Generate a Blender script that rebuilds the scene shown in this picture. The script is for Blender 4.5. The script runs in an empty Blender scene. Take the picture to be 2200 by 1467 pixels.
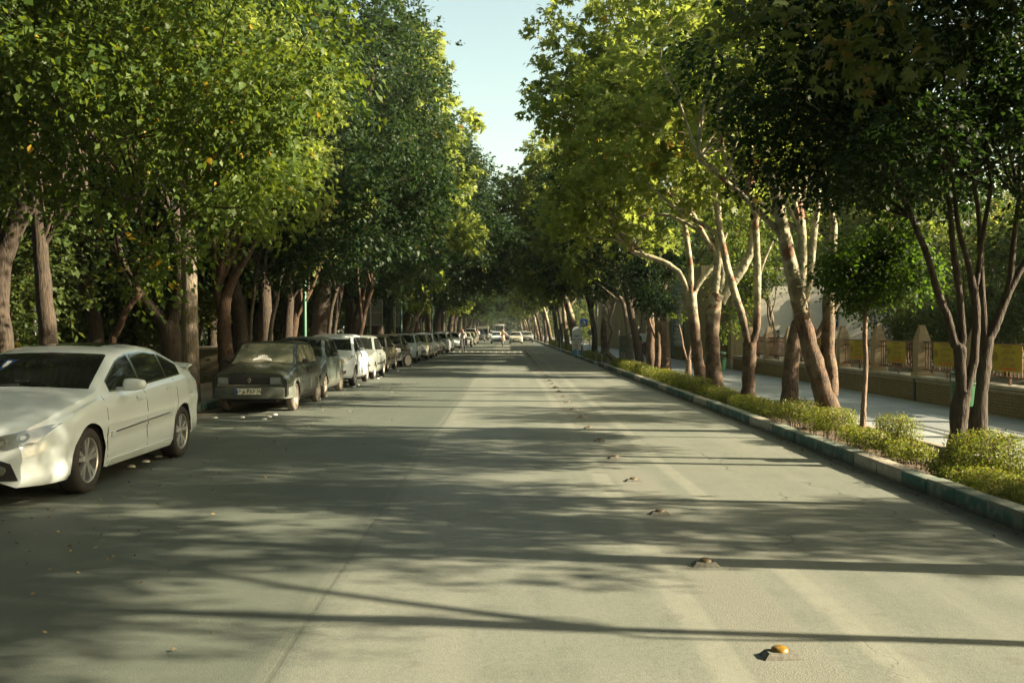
import bpy, bmesh, math, random
import numpy as np
from mathutils import Vector, Matrix, noise
from mathutils.bvhtree import BVHTree

# ------------------------------------------------------------------ camera, sky, sun, exposure
SC = bpy.context.scene
COL = SC.collection
F, HC, VX, VY = 2090.0, 1.62, 1090.0, 709.0        # focal length in px of the 2200 px photo, eye height, vanishing point
cam = bpy.data.cameras.new('camera')
cam.sensor_width = 36.0
cam.lens = F / 2200 * 36
cam.clip_start = 0.1
cam.clip_end = 3000
co = bpy.data.objects.new('camera', cam)
COL.objects.link(co)
co.location = (0, 0, HC)
co.rotation_euler = (math.radians(90) - math.atan((733.5 - VY) / F), 0, -math.atan((1100 - VX) / F))
SC.camera = co

SUN_EL, SUN_AZ = math.radians(26.5), math.radians(-7)  # azimuth measured from +X towards +Y
SD = Vector((math.cos(SUN_EL) * math.cos(SUN_AZ), math.cos(SUN_EL) * math.sin(SUN_AZ), math.sin(SUN_EL)))
W = bpy.data.worlds.new('World')
SC.world = W
W.use_nodes = True
wn = W.node_tree
bg = wn.nodes['Background']
sky = wn.nodes.new('ShaderNodeTexSky')
sky.sky_type = 'NISHITA'
sky.sun_disc = False
sky.sun_elevation = SUN_EL
sky.sun_rotation = math.atan2(SD.x, SD.y)
sky.air_density = 1.0
sky.dust_density = 2.0
sky.ozone_density = 1.0
hz = wn.nodes.new('ShaderNodeMix'); hz.data_type = 'RGBA'; hz.blend_type = 'MULTIPLY'      # warm white balance of the pale sky
hz.inputs[0].default_value = 1.0
hz.inputs[7].default_value = (1.0, .885, .60, 1)
wn.links.new(sky.outputs[0], hz.inputs[6])
wn.links.new(hz.outputs[2], bg.inputs[0])
bg.inputs[1].default_value = 0.09
sl = bpy.data.lights.new('sun', 'SUN')
sl.energy = 5.0
sl.angle = math.radians(0.75)
sl.color = (1.0, 0.84, 0.60)
so = bpy.data.objects.new('sun', sl)
COL.objects.link(so)
so.rotation_euler = SD.to_track_quat('Z', 'Y').to_euler()
SC.view_settings.view_transform = 'Standard'
SC.view_settings.look = 'None'
SC.view_settings.exposure = 2.2
SC.view_settings.gamma = 1
try:
    SC.cycles.max_bounces = 5
    SC.cycles.diffuse_bounces = 2
    SC.cycles.transmission_bounces = 2
    SC.cycles.use_denoising = True
except Exception:
    pass

# ------------------------------------------------------------------ pixel helpers (points of the photo turned into places on the street)
def gz(py, h=0.0): return F * (HC - h) / (py - VY)
def P(px, py, Z): return Vector(((px - VX) * Z / F, Z, HC - (py - VY) * Z / F))
def GX(px, Z): return (px - VX) * Z / F

# ------------------------------------------------------------------ object helpers
def tag(o, label=None, cat=None, group=None, kind=None):
    if label: o['label'] = label
    if cat: o['category'] = cat
    if group: o['group'] = group
    if kind: o['kind'] = kind
    return o

def thing(name, label, cat, loc=(0, 0, 0), rz=0, group=None):
    o = bpy.data.objects.new(name, None)
    o.empty_display_size = 0.2
    COL.objects.link(o)
    o.location = loc
    o.rotation_euler = (0, 0, rz)
    return tag(o, label, cat, group)

def link(name, me, parent=None, loc=None):
    o = bpy.data.objects.new(name, me)
    COL.objects.link(o)
    if parent: o.parent = parent
    if loc is not None: o.location = loc
    return o

def copy_thing(o, loc, rz=0, scale=None, label=None, group=None):
    r = o.copy(); COL.objects.link(r)
    r.location = loc; r.rotation_euler = (0, 0, rz)
    if scale: r.scale = scale
    if label: r['label'] = label
    if group: r['group'] = group
    for ch in o.children:
        c = ch.copy(); COL.objects.link(c); c.parent = r
        for g in ch.children:
            d = g.copy(); COL.objects.link(d); d.parent = c
    return r

class MB:
    """collects polygons for one mesh"""
    def __init__(s): s.v = []; s.f = []; s.m = []
    def add(s, vs, fs, mi=0):
        n = len(s.v); s.v += [tuple(v) for v in vs]
        s.f += [tuple(i + n for i in f) for f in fs]; s.m += [mi] * len(fs)
    def box(s, x0, x1, y0, y1, z0, z1, mi=0, c=0.0):
        if c <= 0:
            v = [(x, y, z) for z in (z0, z1) for y in (y0, y1) for x in (x0, x1)]
            s.add(v, [(0, 2, 3, 1), (4, 5, 7, 6), (0, 1, 5, 4), (2, 6, 7, 3), (0, 4, 6, 2), (1, 3, 7, 5)], mi)
        else:
            bm = bmesh.new()
            bmesh.ops.create_cube(bm, size=1, matrix=Matrix.Translation(((x0 + x1) / 2, (y0 + y1) / 2, (z0 + z1) / 2)) @ Matrix.Diagonal((x1 - x0, y1 - y0, z1 - z0, 1)))
            bmesh.ops.bevel(bm, geom=bm.edges[:], offset=c, segments=2, affect='EDGES', profile=0.6)
            bm.verts.index_update()
            s.add([v.co[:] for v in bm.verts], [[v.index for v in f.verts] for f in bm.faces], mi)
            bm.free()
    def tube(s, pts, rad, n=8, mi=0, cap=True, seed=None, rough=0.0, res=1):
        pts = [Vector(p) for p in pts]
        if res > 1:
            q, r = [], []
            for i in range(len(pts) - 1):
                p0 = pts[max(i - 1, 0)]; p1 = pts[i]; p2 = pts[i + 1]; p3 = pts[min(i + 2, len(pts) - 1)]
                for k in range(res):
                    t = k / res
                    q.append(0.5 * ((2 * p1) + (p2 - p0) * t + (2 * p0 - 5 * p1 + 4 * p2 - p3) * t * t + (3 * p1 - p0 - 3 * p2 + p3) * t ** 3))
                    r.append(rad[i] * (1 - t) + rad[i + 1] * t)
            q.append(pts[-1]); r.append(rad[-1]); pts, rad = q, r
        vs = []; fs = []
        d = (pts[1] - pts[0]).normalized()
        a = d.orthogonal().normalized()
        for i, p in enumerate(pts):
            if i == 0: t = pts[1] - pts[0]
            elif i == len(pts) - 1: t = pts[-1] - pts[-2]
            else: t = pts[i + 1] - pts[i - 1]
            t = t.normalized()
            a = (a - t * a.dot(t)).normalized(); b = t.cross(a)
            for k in range(n):
                an = 2 * math.pi * k / n
                o = a * math.cos(an) + b * math.sin(an)
                rr = rad[i]
                if rough: rr *= 1 + rough * noise.noise((p + o * rad[i]) * (0.7 / max(rad[i], .05)) + Vector((seed or 0, 0, 0))) * 1.6
                vs.append(p + o * rr)
        for i in range(len(pts) - 1):
            for k in range(n):
                k2 = (k + 1) % n
                fs.append((i * n + k, i * n + k2, (i + 1) * n + k2, (i + 1) * n + k))
        if cap:
            fs.append(tuple(range(n - 1, -1, -1))); fs.append(tuple(range((len(pts) - 1) * n, len(pts) * n)))
        s.add(vs, fs, mi)
    def lathe(s, prof, n=24, axis='X', c=(0, 0, 0), mi=0, closed=False):
        """prof: list of (along axis, radius)"""
        vs = []; fs = []
        for a, r in prof:
            for k in range(n):
                t = 2 * math.pi * k / n
                u, w = r * math.cos(t), r * math.sin(t)
                p = {'X': (a, u, w), 'Y': (w, a, u), 'Z': (u, w, a)}[axis]
                vs.append((p[0] + c[0], p[1] + c[1], p[2] + c[2]))
        m = len(prof)
        for i in range(m if closed else m - 1):
            j = (i + 1) % m
            for k in range(n):
                k2 = (k + 1) % n
                fs.append((i * n + k, i * n + k2, j * n + k2, j * n + k))
        s.add(vs, fs, mi)
    def build(s, name, mats, parent=None, smooth=False, off=None, angle=None):
        me = bpy.data.meshes.new(name)
        v = s.v if off is None else [(a - off[0], b - off[1], c - off[2]) for a, b, c in s.v]
        me.from_pydata(v, [], s.f)
        if not isinstance(mats, (list, tuple)): mats = [mats]
        for m in mats: me.materials.append(m)
        me.polygons.foreach_set('material_index', s.m)
        if smooth: me.polygons.foreach_set('use_smooth', [True] * len(s.f))
        me.update()
        if angle is not None:
            bm = bmesh.new(); bm.from_mesh(me)
            bmesh.ops.recalc_face_normals(bm, faces=bm.faces[:])
            for e in bm.edges:
                if len(e.link_faces) == 2 and e.calc_face_angle(0) > math.radians(angle): e.smooth = False
            for f in bm.faces: f.smooth = True
            bm.to_mesh(me); bm.free()
        return link(name, me, parent)

# ------------------------------------------------------------------ materials
class NT:
    def __init__(s, name):
        s.mat = bpy.data.materials.new(name); s.mat.use_nodes = True
        s.t = s.mat.node_tree; s.b = s.t.nodes['Principled BSDF']
        s.tc = s.t.nodes.new('ShaderNodeTexCoord')
    def n(s, typ, ins=None, **kw):
        nd = s.t.nodes.new(typ)
        for k, v in kw.items(): setattr(nd, k, v)
        for k, v in (ins or {}).items(): s.set(nd.inputs[k], v)
        return nd
    def set(s, inp, v):
        if isinstance(v, bpy.types.NodeSocket): s.t.links.new(v, inp)
        elif isinstance(v, (tuple, list)) and len(v) == 3 and inp.type == 'RGBA': inp.default_value = (*v, 1)
        else: inp.default_value = v
    def noise(s, scale, det=4, vec=None, rough=.55, out='Fac'):
        return s.n('ShaderNodeTexNoise', {'Vector': vec or s.tc.outputs['Object'], 'Scale': scale, 'Detail': det, 'Roughness': rough}).outputs[out]
    def ramp(s, fac, lo, hi, a=0.0, b=1.0):
        return s.n('ShaderNodeMapRange', {'Value': fac, 'From Min': lo, 'From Max': hi, 'To Min': a, 'To Max': b}).outputs[0]
    def mix(s, fac, a, b, mode='MIX'):
        nd = s.n('ShaderNodeMix', data_type='RGBA', blend_type=mode)
        s.set(nd.inputs[0], fac); s.set(nd.inputs[6], a); s.set(nd.inputs[7], b)
        return nd.outputs[2]
    def math(s, op, a, b=0.0, c=None):
        nd = s.n('ShaderNodeMath', operation=op)
        s.set(nd.inputs[0], a); s.set(nd.inputs[1], b)
        if c is not None: s.set(nd.inputs[2], c)
        return nd.outputs[0]
    def bump(s, h, st=.3, dist=.01, prev=None):
        ins = {'Height': h, 'Strength': st, 'Distance': dist}
        if prev is not None: ins['Normal'] = prev
        return s.n('ShaderNodeBump', ins).outputs[0]
    def fin(s, col, rough=.6, bump=None, **kw):
        s.set(s.b.inputs['Base Color'], col); s.set(s.b.inputs['Roughness'], rough)
        if bump is not None: s.set(s.b.inputs['Normal'], bump)
        for k, v in kw.items(): s.set(s.b.inputs[k.replace('_', ' ')], v)
        return s.mat
    def xyz(s): return s.n('ShaderNodeSeparateXYZ', {0: s.tc.outputs['Object']}).outputs

def simple(name, col, rough=.6, var=.12, scale=6.0, bs=0.0, **kw):
    m = NT(name)
    f = m.noise(scale, 5)
    c = m.mix(m.ramp(f, .3, .7), tuple(x * (1 - var) for x in col), tuple(min(1, x * (1 + var)) for x in col))
    b = m.bump(m.noise(scale * 8, 3), bs, .01) if bs else None
    return m.fin(c, rough, b, **kw)

def paint(name, col, rough=.28, dust=.25, dustcol=(.30, .27, .19), metal=0.0, coat=.6):
    m = NT(name)
    x = m.xyz()
    low = m.ramp(x[2], .55, .15)
    f = m.math('ADD', m.math('MULTIPLY', m.ramp(m.noise(3.5, 6), .35, .75), dust), m.math('MULTIPLY', low, dust * .6))
    c = m.mix(f, col, dustcol)
    return m.fin(c, m.math('ADD', rough, m.math('MULTIPLY', f, .6)), None, Metallic=metal, Coat_Weight=coat * (1 - dust), Coat_Roughness=.08)

def leafmat(name, dark, light, yellow, trans, ymix=.06, gloss=.22, tf=.42):
    m = NT(name)
    dark, light, yellow, trans = [tuple(q * .80 for q in c_) for c_ in (dark, light, yellow, trans)]
    a = m.n('ShaderNodeAttribute', attribute_name='tint').outputs['Fac']
    col = m.mix(m.ramp(a, 0, .92), dark, light)
    col = m.mix(m.math('GREATER_THAN', a, 1 - ymix), col, yellow)
    tcol = m.mix(m.ramp(a, 0, .92), tuple(x * .75 for x in trans), trans)
    tcol = m.mix(m.math('GREATER_THAN', a, 1 - ymix), tcol, yellow)
    b = m.b
    m.set(b.inputs['Base Color'], col); m.set(b.inputs['Roughness'], .5)
    m.set(b.inputs['Specular IOR Level'], gloss)
    tr = m.n('ShaderNodeBsdfTranslucent', {'Color': tcol})
    mx = m.n('ShaderNodeMixShader', {0: tf, 1: b.outputs[0], 2: tr.outputs[0]})
    m.t.links.new(mx.outputs[0], m.t.nodes['Material Output'].inputs[0])
    return m.mat

M = {}
M['leaf_ovate'] = leafmat('leaf_ovate', (.030, .070, .014), (.105, .165, .03), (.36, .24, .02), (.22, .30, .025), .02)
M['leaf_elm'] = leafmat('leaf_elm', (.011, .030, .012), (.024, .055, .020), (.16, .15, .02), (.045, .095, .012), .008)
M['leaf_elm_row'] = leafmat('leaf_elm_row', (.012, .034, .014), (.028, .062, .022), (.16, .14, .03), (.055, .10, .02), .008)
M['leaf_plane'] = leafmat('leaf_plane', (.09, .13, .032), (.20, .245, .062), (.40, .27, .05), (.42, .52, .08), .04, .22, .5)
M['leaf_plane_shaded'] = leafmat('leaf_plane_shaded', (.05, .085, .02), (.10, .135, .035), (.17, .14, .03), (.13, .17, .03), .03)  # darker copy of the plane leaf, shade put into its colour
M['leaf_sapling'] = leafmat('leaf_sapling', (.009, .028, .009), (.020, .050, .013), (.16, .2, .02), (.15, .29, .02), .0, .2, .4)
M['leaf_box'] = leafmat('leaf_box', (.10, .145, .024), (.22, .26, .045), (.30, .21, .08), (.30, .35, .035), .15)
M['leaf_wood'] = leafmat('leaf_wood', (.03, .065, .02), (.085, .12, .03), (.20, .15, .03), (.15, .19, .03), .05)

def bark_plane():
    m = NT('plane_bark'); x = m.xyz()
    n1 = m.noise(2.2, 3); n2 = m.noise(9, 4)
    n3 = m.n('ShaderNodeTexVoronoi', {'Vector': m.tc.outputs['Object'], 'Scale': 6.5, 'Randomness': 1}).outputs['Distance']
    pale = m.mix(m.ramp(m.noise(5.5, 5, rough=.65), .46, .56), (.34, .30, .20), (.17, .165, .105))
    pale = m.mix(m.ramp(n1, .58, .62), pale, (.15, .08, .042))
    mp = m.n('ShaderNodeMapping', {'Vector': m.tc.outputs['Object'], 'Scale': (1, 1, .5)}).outputs[0]
    sc = m.math('ADD', m.math('MULTIPLY', m.noise(11, 6, mp, .7), .6), m.math('MULTIPLY', m.noise(38, 4, mp), .4))
    low = m.mix(m.ramp(sc, .42, .6), (.032, .022, .015), (.15, .088, .048))
    low = m.mix(m.ramp(m.noise(3.2, 4), .52, .64, 0, .55), low, (.17, .14, .095))
    h = m.math('ADD', x[2], m.math('MULTIPLY', m.math('SUBTRACT', n1, .5), 2.2))
    f = m.ramp(h, 1.75, 2.35)
    col = m.mix(f, low, pale)
    fl = m.ramp(n3, .15, .45)
    bp = m.bump(m.mix(f, sc, m.mix(.5, fl, n2)), .9, .03)
    return m.fin(col, .85, bp)

def bark_elm(name='elm_bark', a=(.012, .009, .006), b=(.050, .036, .023)):
    m = NT(name)
    mp = m.n('ShaderNodeMapping', {'Vector': m.tc.outputs['Object'], 'Scale': (1, 1, .22)}).outputs[0]
    v = m.noise(34, 5, mp); w = m.noise(5, 4)
    col = m.mix(m.ramp(v, .35, .65), a, b)
    col = m.mix(m.ramp(w, .4, .75, 0, .45), col, tuple(x * 1.5 for x in b))
    return m.fin(col, .9, m.bump(v, 1.0, .03))
M['bark_plane'] = bark_plane()
M['bark_elm'] = bark_elm()
M['bark_pale'] = bark_elm('pale_bark', (.055, .045, .032), (.16, .135, .095))
M['bark_red'] = bark_elm('red_bark', (.016, .009, .006), (.070, .038, .018))
M['bark_young'] = bark_elm('young_bark', (.085, .055, .038), (.21, .15, .105))

def asphalt():
    m = NT('asphalt'); x = m.xyz(); X = x[0]; Y = x[1]
    g = m.n('ShaderNodeTexVoronoi', {'Vector': m.tc.outputs['Object'], 'Scale': 120, 'Randomness': 1}).outputs['Distance']
    fine = m.noise(60, 3)
    mid = m.noise(7, 4)
    big = m.noise(.55, 4)
    st = m.noise(1.0, 5, m.n('ShaderNodeMapping', {'Vector': m.tc.outputs['Object'], 'Scale': (2.6, .10, 1)}).outputs[0])
    gr = m.noise(24, 6, rough=.75)
    col = m.mix(m.ramp(gr, .34, .66), (.090, .101, .085), (.160, .173, .142))
    col = m.mix(m.ramp(fine, .35, .65, 0, .5), col, (.180, .195, .160))
    col = m.mix(m.ramp(big, .38, .66, 0, .45), col, (.080, .100, .081))
    col = m.mix(m.ramp(m.noise(1.7, 6, rough=.7), .48, .68, 0, .4), col, (.078, .096, .077))
    col = m.mix(m.ramp(st, .45, .72, 0, .5), col, (.185, .193, .158))
    # wobbling lines down the street
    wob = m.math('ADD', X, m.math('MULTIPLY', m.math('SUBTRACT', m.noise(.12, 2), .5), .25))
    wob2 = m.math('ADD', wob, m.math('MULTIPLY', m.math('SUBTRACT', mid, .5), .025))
    def line(c, w, src=wob2): return m.ramp(m.math('ABSOLUTE', m.math('SUBTRACT', src, c)), w, w * .4)
    # left paving lane has a darker tone, deepened further to stand for shade
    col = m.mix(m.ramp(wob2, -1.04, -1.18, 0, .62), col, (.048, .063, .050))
    # worn strip round the studs
    rough_band = m.math('MULTIPLY', m.ramp(wob2, 1.14, 1.2), m.ramp(wob2, 1.62, 1.56))
    col = m.mix(m.math('MULTIPLY', rough_band, .75), col, m.mix(m.ramp(g, .1, .5), (.075, .08, .066), (.160, .168, .138)))
    pl = m.math('MAXIMUM', m.math('MULTIPLY', m.ramp(wob2, .92, .99), m.ramp(wob2, 1.16, 1.12)), m.math('MULTIPLY', m.ramp(wob2, 1.78, 1.84), m.ramp(wob2, 1.99, 1.95)))
    col = m.mix(m.math('MULTIPLY', m.math('MULTIPLY', pl, m.ramp(mid, .3, .6, .5, 1)), .42), col, (.235, .24, .195))
    col = m.mix(m.math('MULTIPLY', line(-1.14, .012), .45), col, (.09, .088, .07))
    col = m.mix(m.math('MULTIPLY', line(-1.19, .035), .1), col, (.25, .25, .19))
    # cracks
    cr = m.n('ShaderNodeTexVoronoi', {'Vector': m.n('ShaderNodeMapping', {'Vector': m.n('ShaderNodeVectorMath', {0: m.tc.outputs['Object'], 1: m.n('ShaderNodeVectorMath', {0: m.noise(2.2, 5, out='Color'), 'Scale': .5}, operation='SCALE').outputs[0]}, operation='ADD').outputs[0], 'Scale': (.62, .2, 1)}).outputs[0], 'Scale': 1.0}, feature='DISTANCE_TO_EDGE').outputs['Distance']
    crm = m.math('MULTIPLY', m.ramp(cr, .009, .002), m.math('MULTIPLY', m.ramp(m.noise(.45, 3), .5, .56), m.ramp(X, 1.4, 2.0, .15, 1)))
    col = m.mix(m.math('MULTIPLY', crm, .8), col, (.045, .045, .038))
    # dirty gutters
    gut = m.math('MAXIMUM', m.ramp(m.math('ADD', X, m.math('MULTIPLY', mid, .25)), 3.95, 4.2), m.ramp(m.math('ADD', X, m.math('MULTIPLY', mid, .5)), -4.9, -5.7))
    col = m.mix(m.math('MULTIPLY', gut, .7), col, m.mix(m.ramp(mid, .35, .65), (.06, .05, .035), (.17, .14, .095)))
    sp = m.math('GREATER_THAN', m.noise(38, 2), .72)
    col = m.mix(m.math('MULTIPLY', sp, .35), col, (.25, .25, .21))
    col = m.mix(m.ramp(m.noise(2.6, 2), .66, .70, 0, .35), col, (.09, .09, .075))
    ro = m.ramp(big, .3, .7, .55, .72)
    amp = m.math('ADD', 1.0, m.math('MULTIPLY', rough_band, .7))
    hgt = m.math('ADD', m.math('MULTIPLY', m.math('ADD', g, m.math('MULTIPLY', fine, .6)), amp), m.math('MULTIPLY', crm, -3))
    b = m.bump(hgt, .35, .003)
    b = m.bump(gr, .2, .004, b)
    b = m.bump(m.math('SUBTRACT', m.math('MULTIPLY', m.ramp(wob2, -1.16, -1.10), 1.0), line(-1.14, .02)), .25, .006, b)
    b = m.bump(big, .12, .03, b)
    return m.fin(col, ro, b, Specular_IOR_Level=.45)
M['asphalt'] = asphalt()

def soil(name, a, b, sc=9):
    m = NT(name); n1 = m.noise(sc, 6); n2 = m.noise(60, 3)
    col = m.mix(m.ramp(n1, .35, .65), a, b)
    return m.fin(col, .95, m.bump(m.math('ADD', n1, m.math('MULTIPLY', n2, .4)), .8, .04))
M['soil'] = soil('soil', (.045, .032, .02), (.12, .085, .05))
M['park_soil'] = soil('park_soil', (.022, .03, .014), (.06, .06, .028), 2.5)

def brickmat(name, c1, c2, mort, bw=.20, rh=.055, ms=.008, bump=.5, dirt=.4):
    m = NT(name); x = m.xyz()
    u = m.math('ADD', x[0], x[1])
    v = m.n('ShaderNodeCombineXYZ', {0: u, 1: x[2], 2: 0.0}).outputs[0]
    br = m.n('ShaderNodeTexBrick', {'Vector': v, 'Color1': c1, 'Color2': c2, 'Mortar': mort, 'Scale': 1.0, 'Mortar Size': ms, 'Mortar Smooth': .2, 'Brick Width': bw, 'Row Height': rh})
    nz = m.noise(1.4, 6); n2 = m.noise(12, 4)
    st = m.noise(2.0, 5, m.n('ShaderNodeMapping', {'Vector': m.tc.outputs['Object'], 'Scale': (2, 2, .35)}).outputs[0])
    col = m.mix(m.ramp(nz, .4, .75, 0, dirt), br.outputs[0], tuple(q * .45 for q in c1))
    col = m.mix(m.ramp(st, .5, .75, 0, dirt * .8), col, tuple(q * .35 for q in c2))
    col = m.mix(m.ramp(n2, .3, .7, 0, .25), col, tuple(min(1, q * 1.3) for q in c2))
    return m.fin(col, .85, m.bump(m.math('ADD', m.math('MULTIPLY', br.outputs[1], -1), m.math('MULTIPLY', n2, .25)), bump, .012))
M['brick_wall'] = brickmat('brick_wall', (.19, .145, .07), (.25, .19, .095), (.09, .068, .038))
M['brick_pillar'] = brickmat('brick_pillar', (.33, .245, .145), (.39, .30, .19), (.22, .16, .09), rh=.05, dirt=.2)
M['brick_house'] = brickmat('brick_house', (.30, .245, .12), (.36, .295, .15), (.18, .14, .07), dirt=.25)
M['brick_park'] = brickmat('brick_park', (.20, .17, .10), (.25, .21, .13), (.08, .07, .045), dirt=.5)
M['coping'] = simple('coping', (.34, .31, .24), .8, .25, 3, .25)
M['stucco'] = simple('stucco', (.54, .51, .41), .9, .08, 2.2, .3)
M['stucco_far'] = simple('stucco_far', (.62, .55, .42), .9, .1, 1.2, .2)

def pavers(name, c1, c2, mort, bw, rh):
    m = NT(name)
    mp = m.n('ShaderNodeMapping', {'Vector': m.tc.outputs['Object'], 'Rotation': (0, 0, math.radians(90))}).outputs[0]
    br = m.n('ShaderNodeTexBrick', {'Vector': mp, 'Color1': c1, 'Color2': c2, 'Mortar': mort, 'Scale': 1.0, 'Mortar Size': .006, 'Mortar Smooth': .3, 'Brick Width': bw, 'Row Height': rh})
    n1 = m.noise(1.1, 6); n2 = m.noise(20, 4)
    col = m.mix(m.ramp(n1, .4, .7, 0, .45), br.outputs[0], tuple(x * .6 for x in c1))
    col = m.mix(m.ramp(n2, .35, .7, 0, .2), col, tuple(x * 1.25 for x in c2))
    return m.fin(col, .62, m.bump(m.math('ADD', m.math('MULTIPLY', br.outputs[1], -1), m.math('MULTIPLY', n2, .3)), .4, .008))
M['pavers'] = pavers('pavers', (.215, .24, .235), (.265, .285, .275), (.10, .105, .10), .6, .3)
M['pavers_left'] = pavers('pavers_left', (.15, .13, .10), (.20, .175, .13), (.07, .06, .05), .4, .4)

def kerbmat(name, col, worn):
    m = NT(name); x = m.xyz()
    n1 = m.noise(5, 6); n2 = m.noise(30, 4)
    c = m.mix(m.ramp(n2, .3, .7), tuple(q * .8 for q in col), tuple(q * 1.15 for q in col))
    top = m.ramp(m.math('ADD', x[2], m.math('MULTIPLY', m.math('SUBTRACT', n1, .5), .10)), .125, .165)
    c = m.mix(m.math('MULTIPLY', top, .75), c, worn)
    c = m.mix(m.ramp(n1, .50, .60, 0, .75), c, worn)
    low = m.ramp(m.math('ADD', x[2], m.math('MULTIPLY', m.math('SUBTRACT', n1, .5), .12)), .075, .015)
    c = m.mix(m.math('MULTIPLY', low, .8), c, (.055, .047, .035))
    return m.fin(c, .75, m.bump(m.math('ADD', n1, m.math('MULTIPLY', n2, .4)), .5, .015))
M['kerb_green'] = kerbmat('kerb_green', (.028, .105, .09), (.17, .18, .14))
M['kerb_white'] = kerbmat('kerb_white', (.34, .32, .26), (.25, .23, .175))
M['stone_edge'] = kerbmat('stone_edge', (.20, .17, .12), (.24, .21, .15))

M['glass'] = NT('dark_glass').fin((.012, .014, .013), .04, None, Specular_IOR_Level=.75)
def dusty():
    m = NT('dusty_reflect_glass'); f = m.noise(3, 5)
    return m.fin(m.mix(m.ramp(f, .35, .7), (.09, .10, .07), (.22, .21, .15)), m.ramp(f, .3, .7, .12, .42), None, Specular_IOR_Level=.7)  # dust colour, paled further to stand for reflections in the glass
M['dusty_reflect_glass'] = dusty()
M['rubber'] = simple('tyre_rubber', (.030, .028, .025), .85, .4, 14, .3)
M['rubber_dusty'] = simple('dusty_rubber', (.12, .10, .075), .9, .35, 9, .3)
M['alloy'] = simple('alloy', (.55, .56, .55), .32, .06, 8, 0, Metallic=.75)
M['steel_rim'] = simple('steel_rim', (.33, .31, .27), .5, .25, 10, 0, Metallic=.4)
M['black_plastic'] = simple('black_plastic', (.018, .019, .018), .5, .3, 12)
M['grey_plastic'] = simple('grey_plastic', (.075, .085, .07), .6, .35, 5, .1)
M['chrome'] = simple('chrome', (.6, .6, .57), .2, .05, 5, 0, Metallic=1.0)
def lampglass(name, c1, c2):
    m = NT(name)
    v = m.noise(9, 2)
    return m.fin(m.mix(m.ramp(v, -.4, 1.0), c1, c2), .08, None, Coat_Weight=1.0, Metallic=.35)
M['lamp'] = lampglass('lamp_glass', (.55, .58, .54), (.28, .31, .30))
M['lamp_near'] = lampglass('clear_lamp_glass', (.34, .38, .38), (.17, .20, .20))
M['lamp_old'] = lampglass('old_lamp_glass', (.42, .38, .22), (.24, .22, .13))
M['lamp_dark'] = lampglass('dark_lamp_glass', (.10, .12, .10), (.22, .24, .20))
M['underside'] = simple('underside', (.012, .012, .011), .9, .3, 5)
M['plate'] = simple('plate_white', (.62, .62, .50), .45, .06, 9)
M['plate_blue'] = simple('plate_blue', (.02, .10, .35), .4)
M['ink'] = simple('ink', (.012, .012, .014), .6)
M['white_paint'] = simple('white_paint', (.72, .72, .66), .5, .12, 7)
M['stud_white'] = simple('ceramic_white', (.66, .66, .60), .35, .2, 20)
M['green_metal'] = simple('green_metal', (.006, .060, .026), .5, .2, 3)
M['green_bin'] = simple('green_bin', (.012, .075, .028), .45, .2, 6)
M['pale_metal'] = simple('pale_metal', (.42, .43, .40), .5, .15, 4)
M['dark_metal'] = simple('dark_metal', (.05, .055, .05), .5, .2, 6)
M['rail'] = simple('fence_wood_brown', (.15, .085, .05), .65, .3, 9, .15)
M['banner'] = simple('banner_yellow', (.40, .31, .014), .7, .10, 2.0, .1)
M['banner_red'] = simple('banner_red', (.55, .12, .02), .7)
M['banner_ink'] = simple('banner_ink', (.20, .15, .02), .7)
M['sign_blue'] = simple('sign_blue', (.015, .09, .36), .4, .06)
M['sticker'] = simple('sticker_blue', (.012, .04, .13), .3)
M['sign_pale'] = simple('sign_pale', (.58, .60, .56), .5, .06)
M['sign_teal'] = simple('sign_teal', (.05, .22, .34), .5, .06)
M['door_wood'] = simple('door_wood', (.10, .055, .025), .6, .3, 4, .2)
M['stud_base'] = simple('stud_base', (.11, .11, .09), .85, .5, 30, .4)
M['stud_yellow'] = simple('stud_yellow', (.20, .115, .012), .35, .5, 40)
M['stud_brown'] = simple('stud_brown', (.10, .07, .028), .6, .5, 40)
M['skin'] = simple('skin', (.34, .19, .12), .6, .08)
M['hair'] = simple('hair', (.015, .012, .010), .6)
M['cloth_white'] = simple('white_cloth', (.62, .64, .60), .85, .1, 8)
M['cloth_dark'] = simple('dark_cloth', (.018, .018, .02), .9, .3, 8)
M['cloth_grey'] = simple('grey_cloth', (.36, .37, .34), .9, .15, 8)
M['cloth_maroon'] = simple('maroon_cloth', (.12, .03, .035), .9, .2, 8)
M['cloth_beige'] = simple('beige_cloth', (.55, .45, .34), .9, .12, 8)
M['board_back'] = simple('board_back', (.16, .17, .14), .7, .2, 2)
M['tile_frame'] = simple('tile_frame', (.24, .36, .36), .4, .1)
def tiles():
    m = NT('glazed_tiles'); x = m.xyz()
    v = m.n('ShaderNodeCombineXYZ', {0: m.math('ADD', x[0], x[1]), 1: x[2], 2: 0.0}).outputs[0]
    vo = m.n('ShaderNodeTexVoronoi', {'Vector': v, 'Scale': 4.2, 'Randomness': .15}).outputs['Distance']
    w = m.math('SINE', m.math('MULTIPLY', vo, 34))
    c = m.mix(m.ramp(w, -.2, .2), (.26, .42, .42), (.50, .34, .13))
    c = m.mix(m.ramp(vo, .32, .38), c, (.05, .16, .30))
    return m.fin(c, .25)
M['tiles'] = tiles()
def litter():
    m = NT('fallen_leaf')
    a = m.n('ShaderNodeAttribute', attribute_name='tint').outputs['Fac']
    return m.fin(m.mix(a, (.10, .055, .02), (.27, .20, .08)), .7)
M['litter'] = litter()

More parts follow.
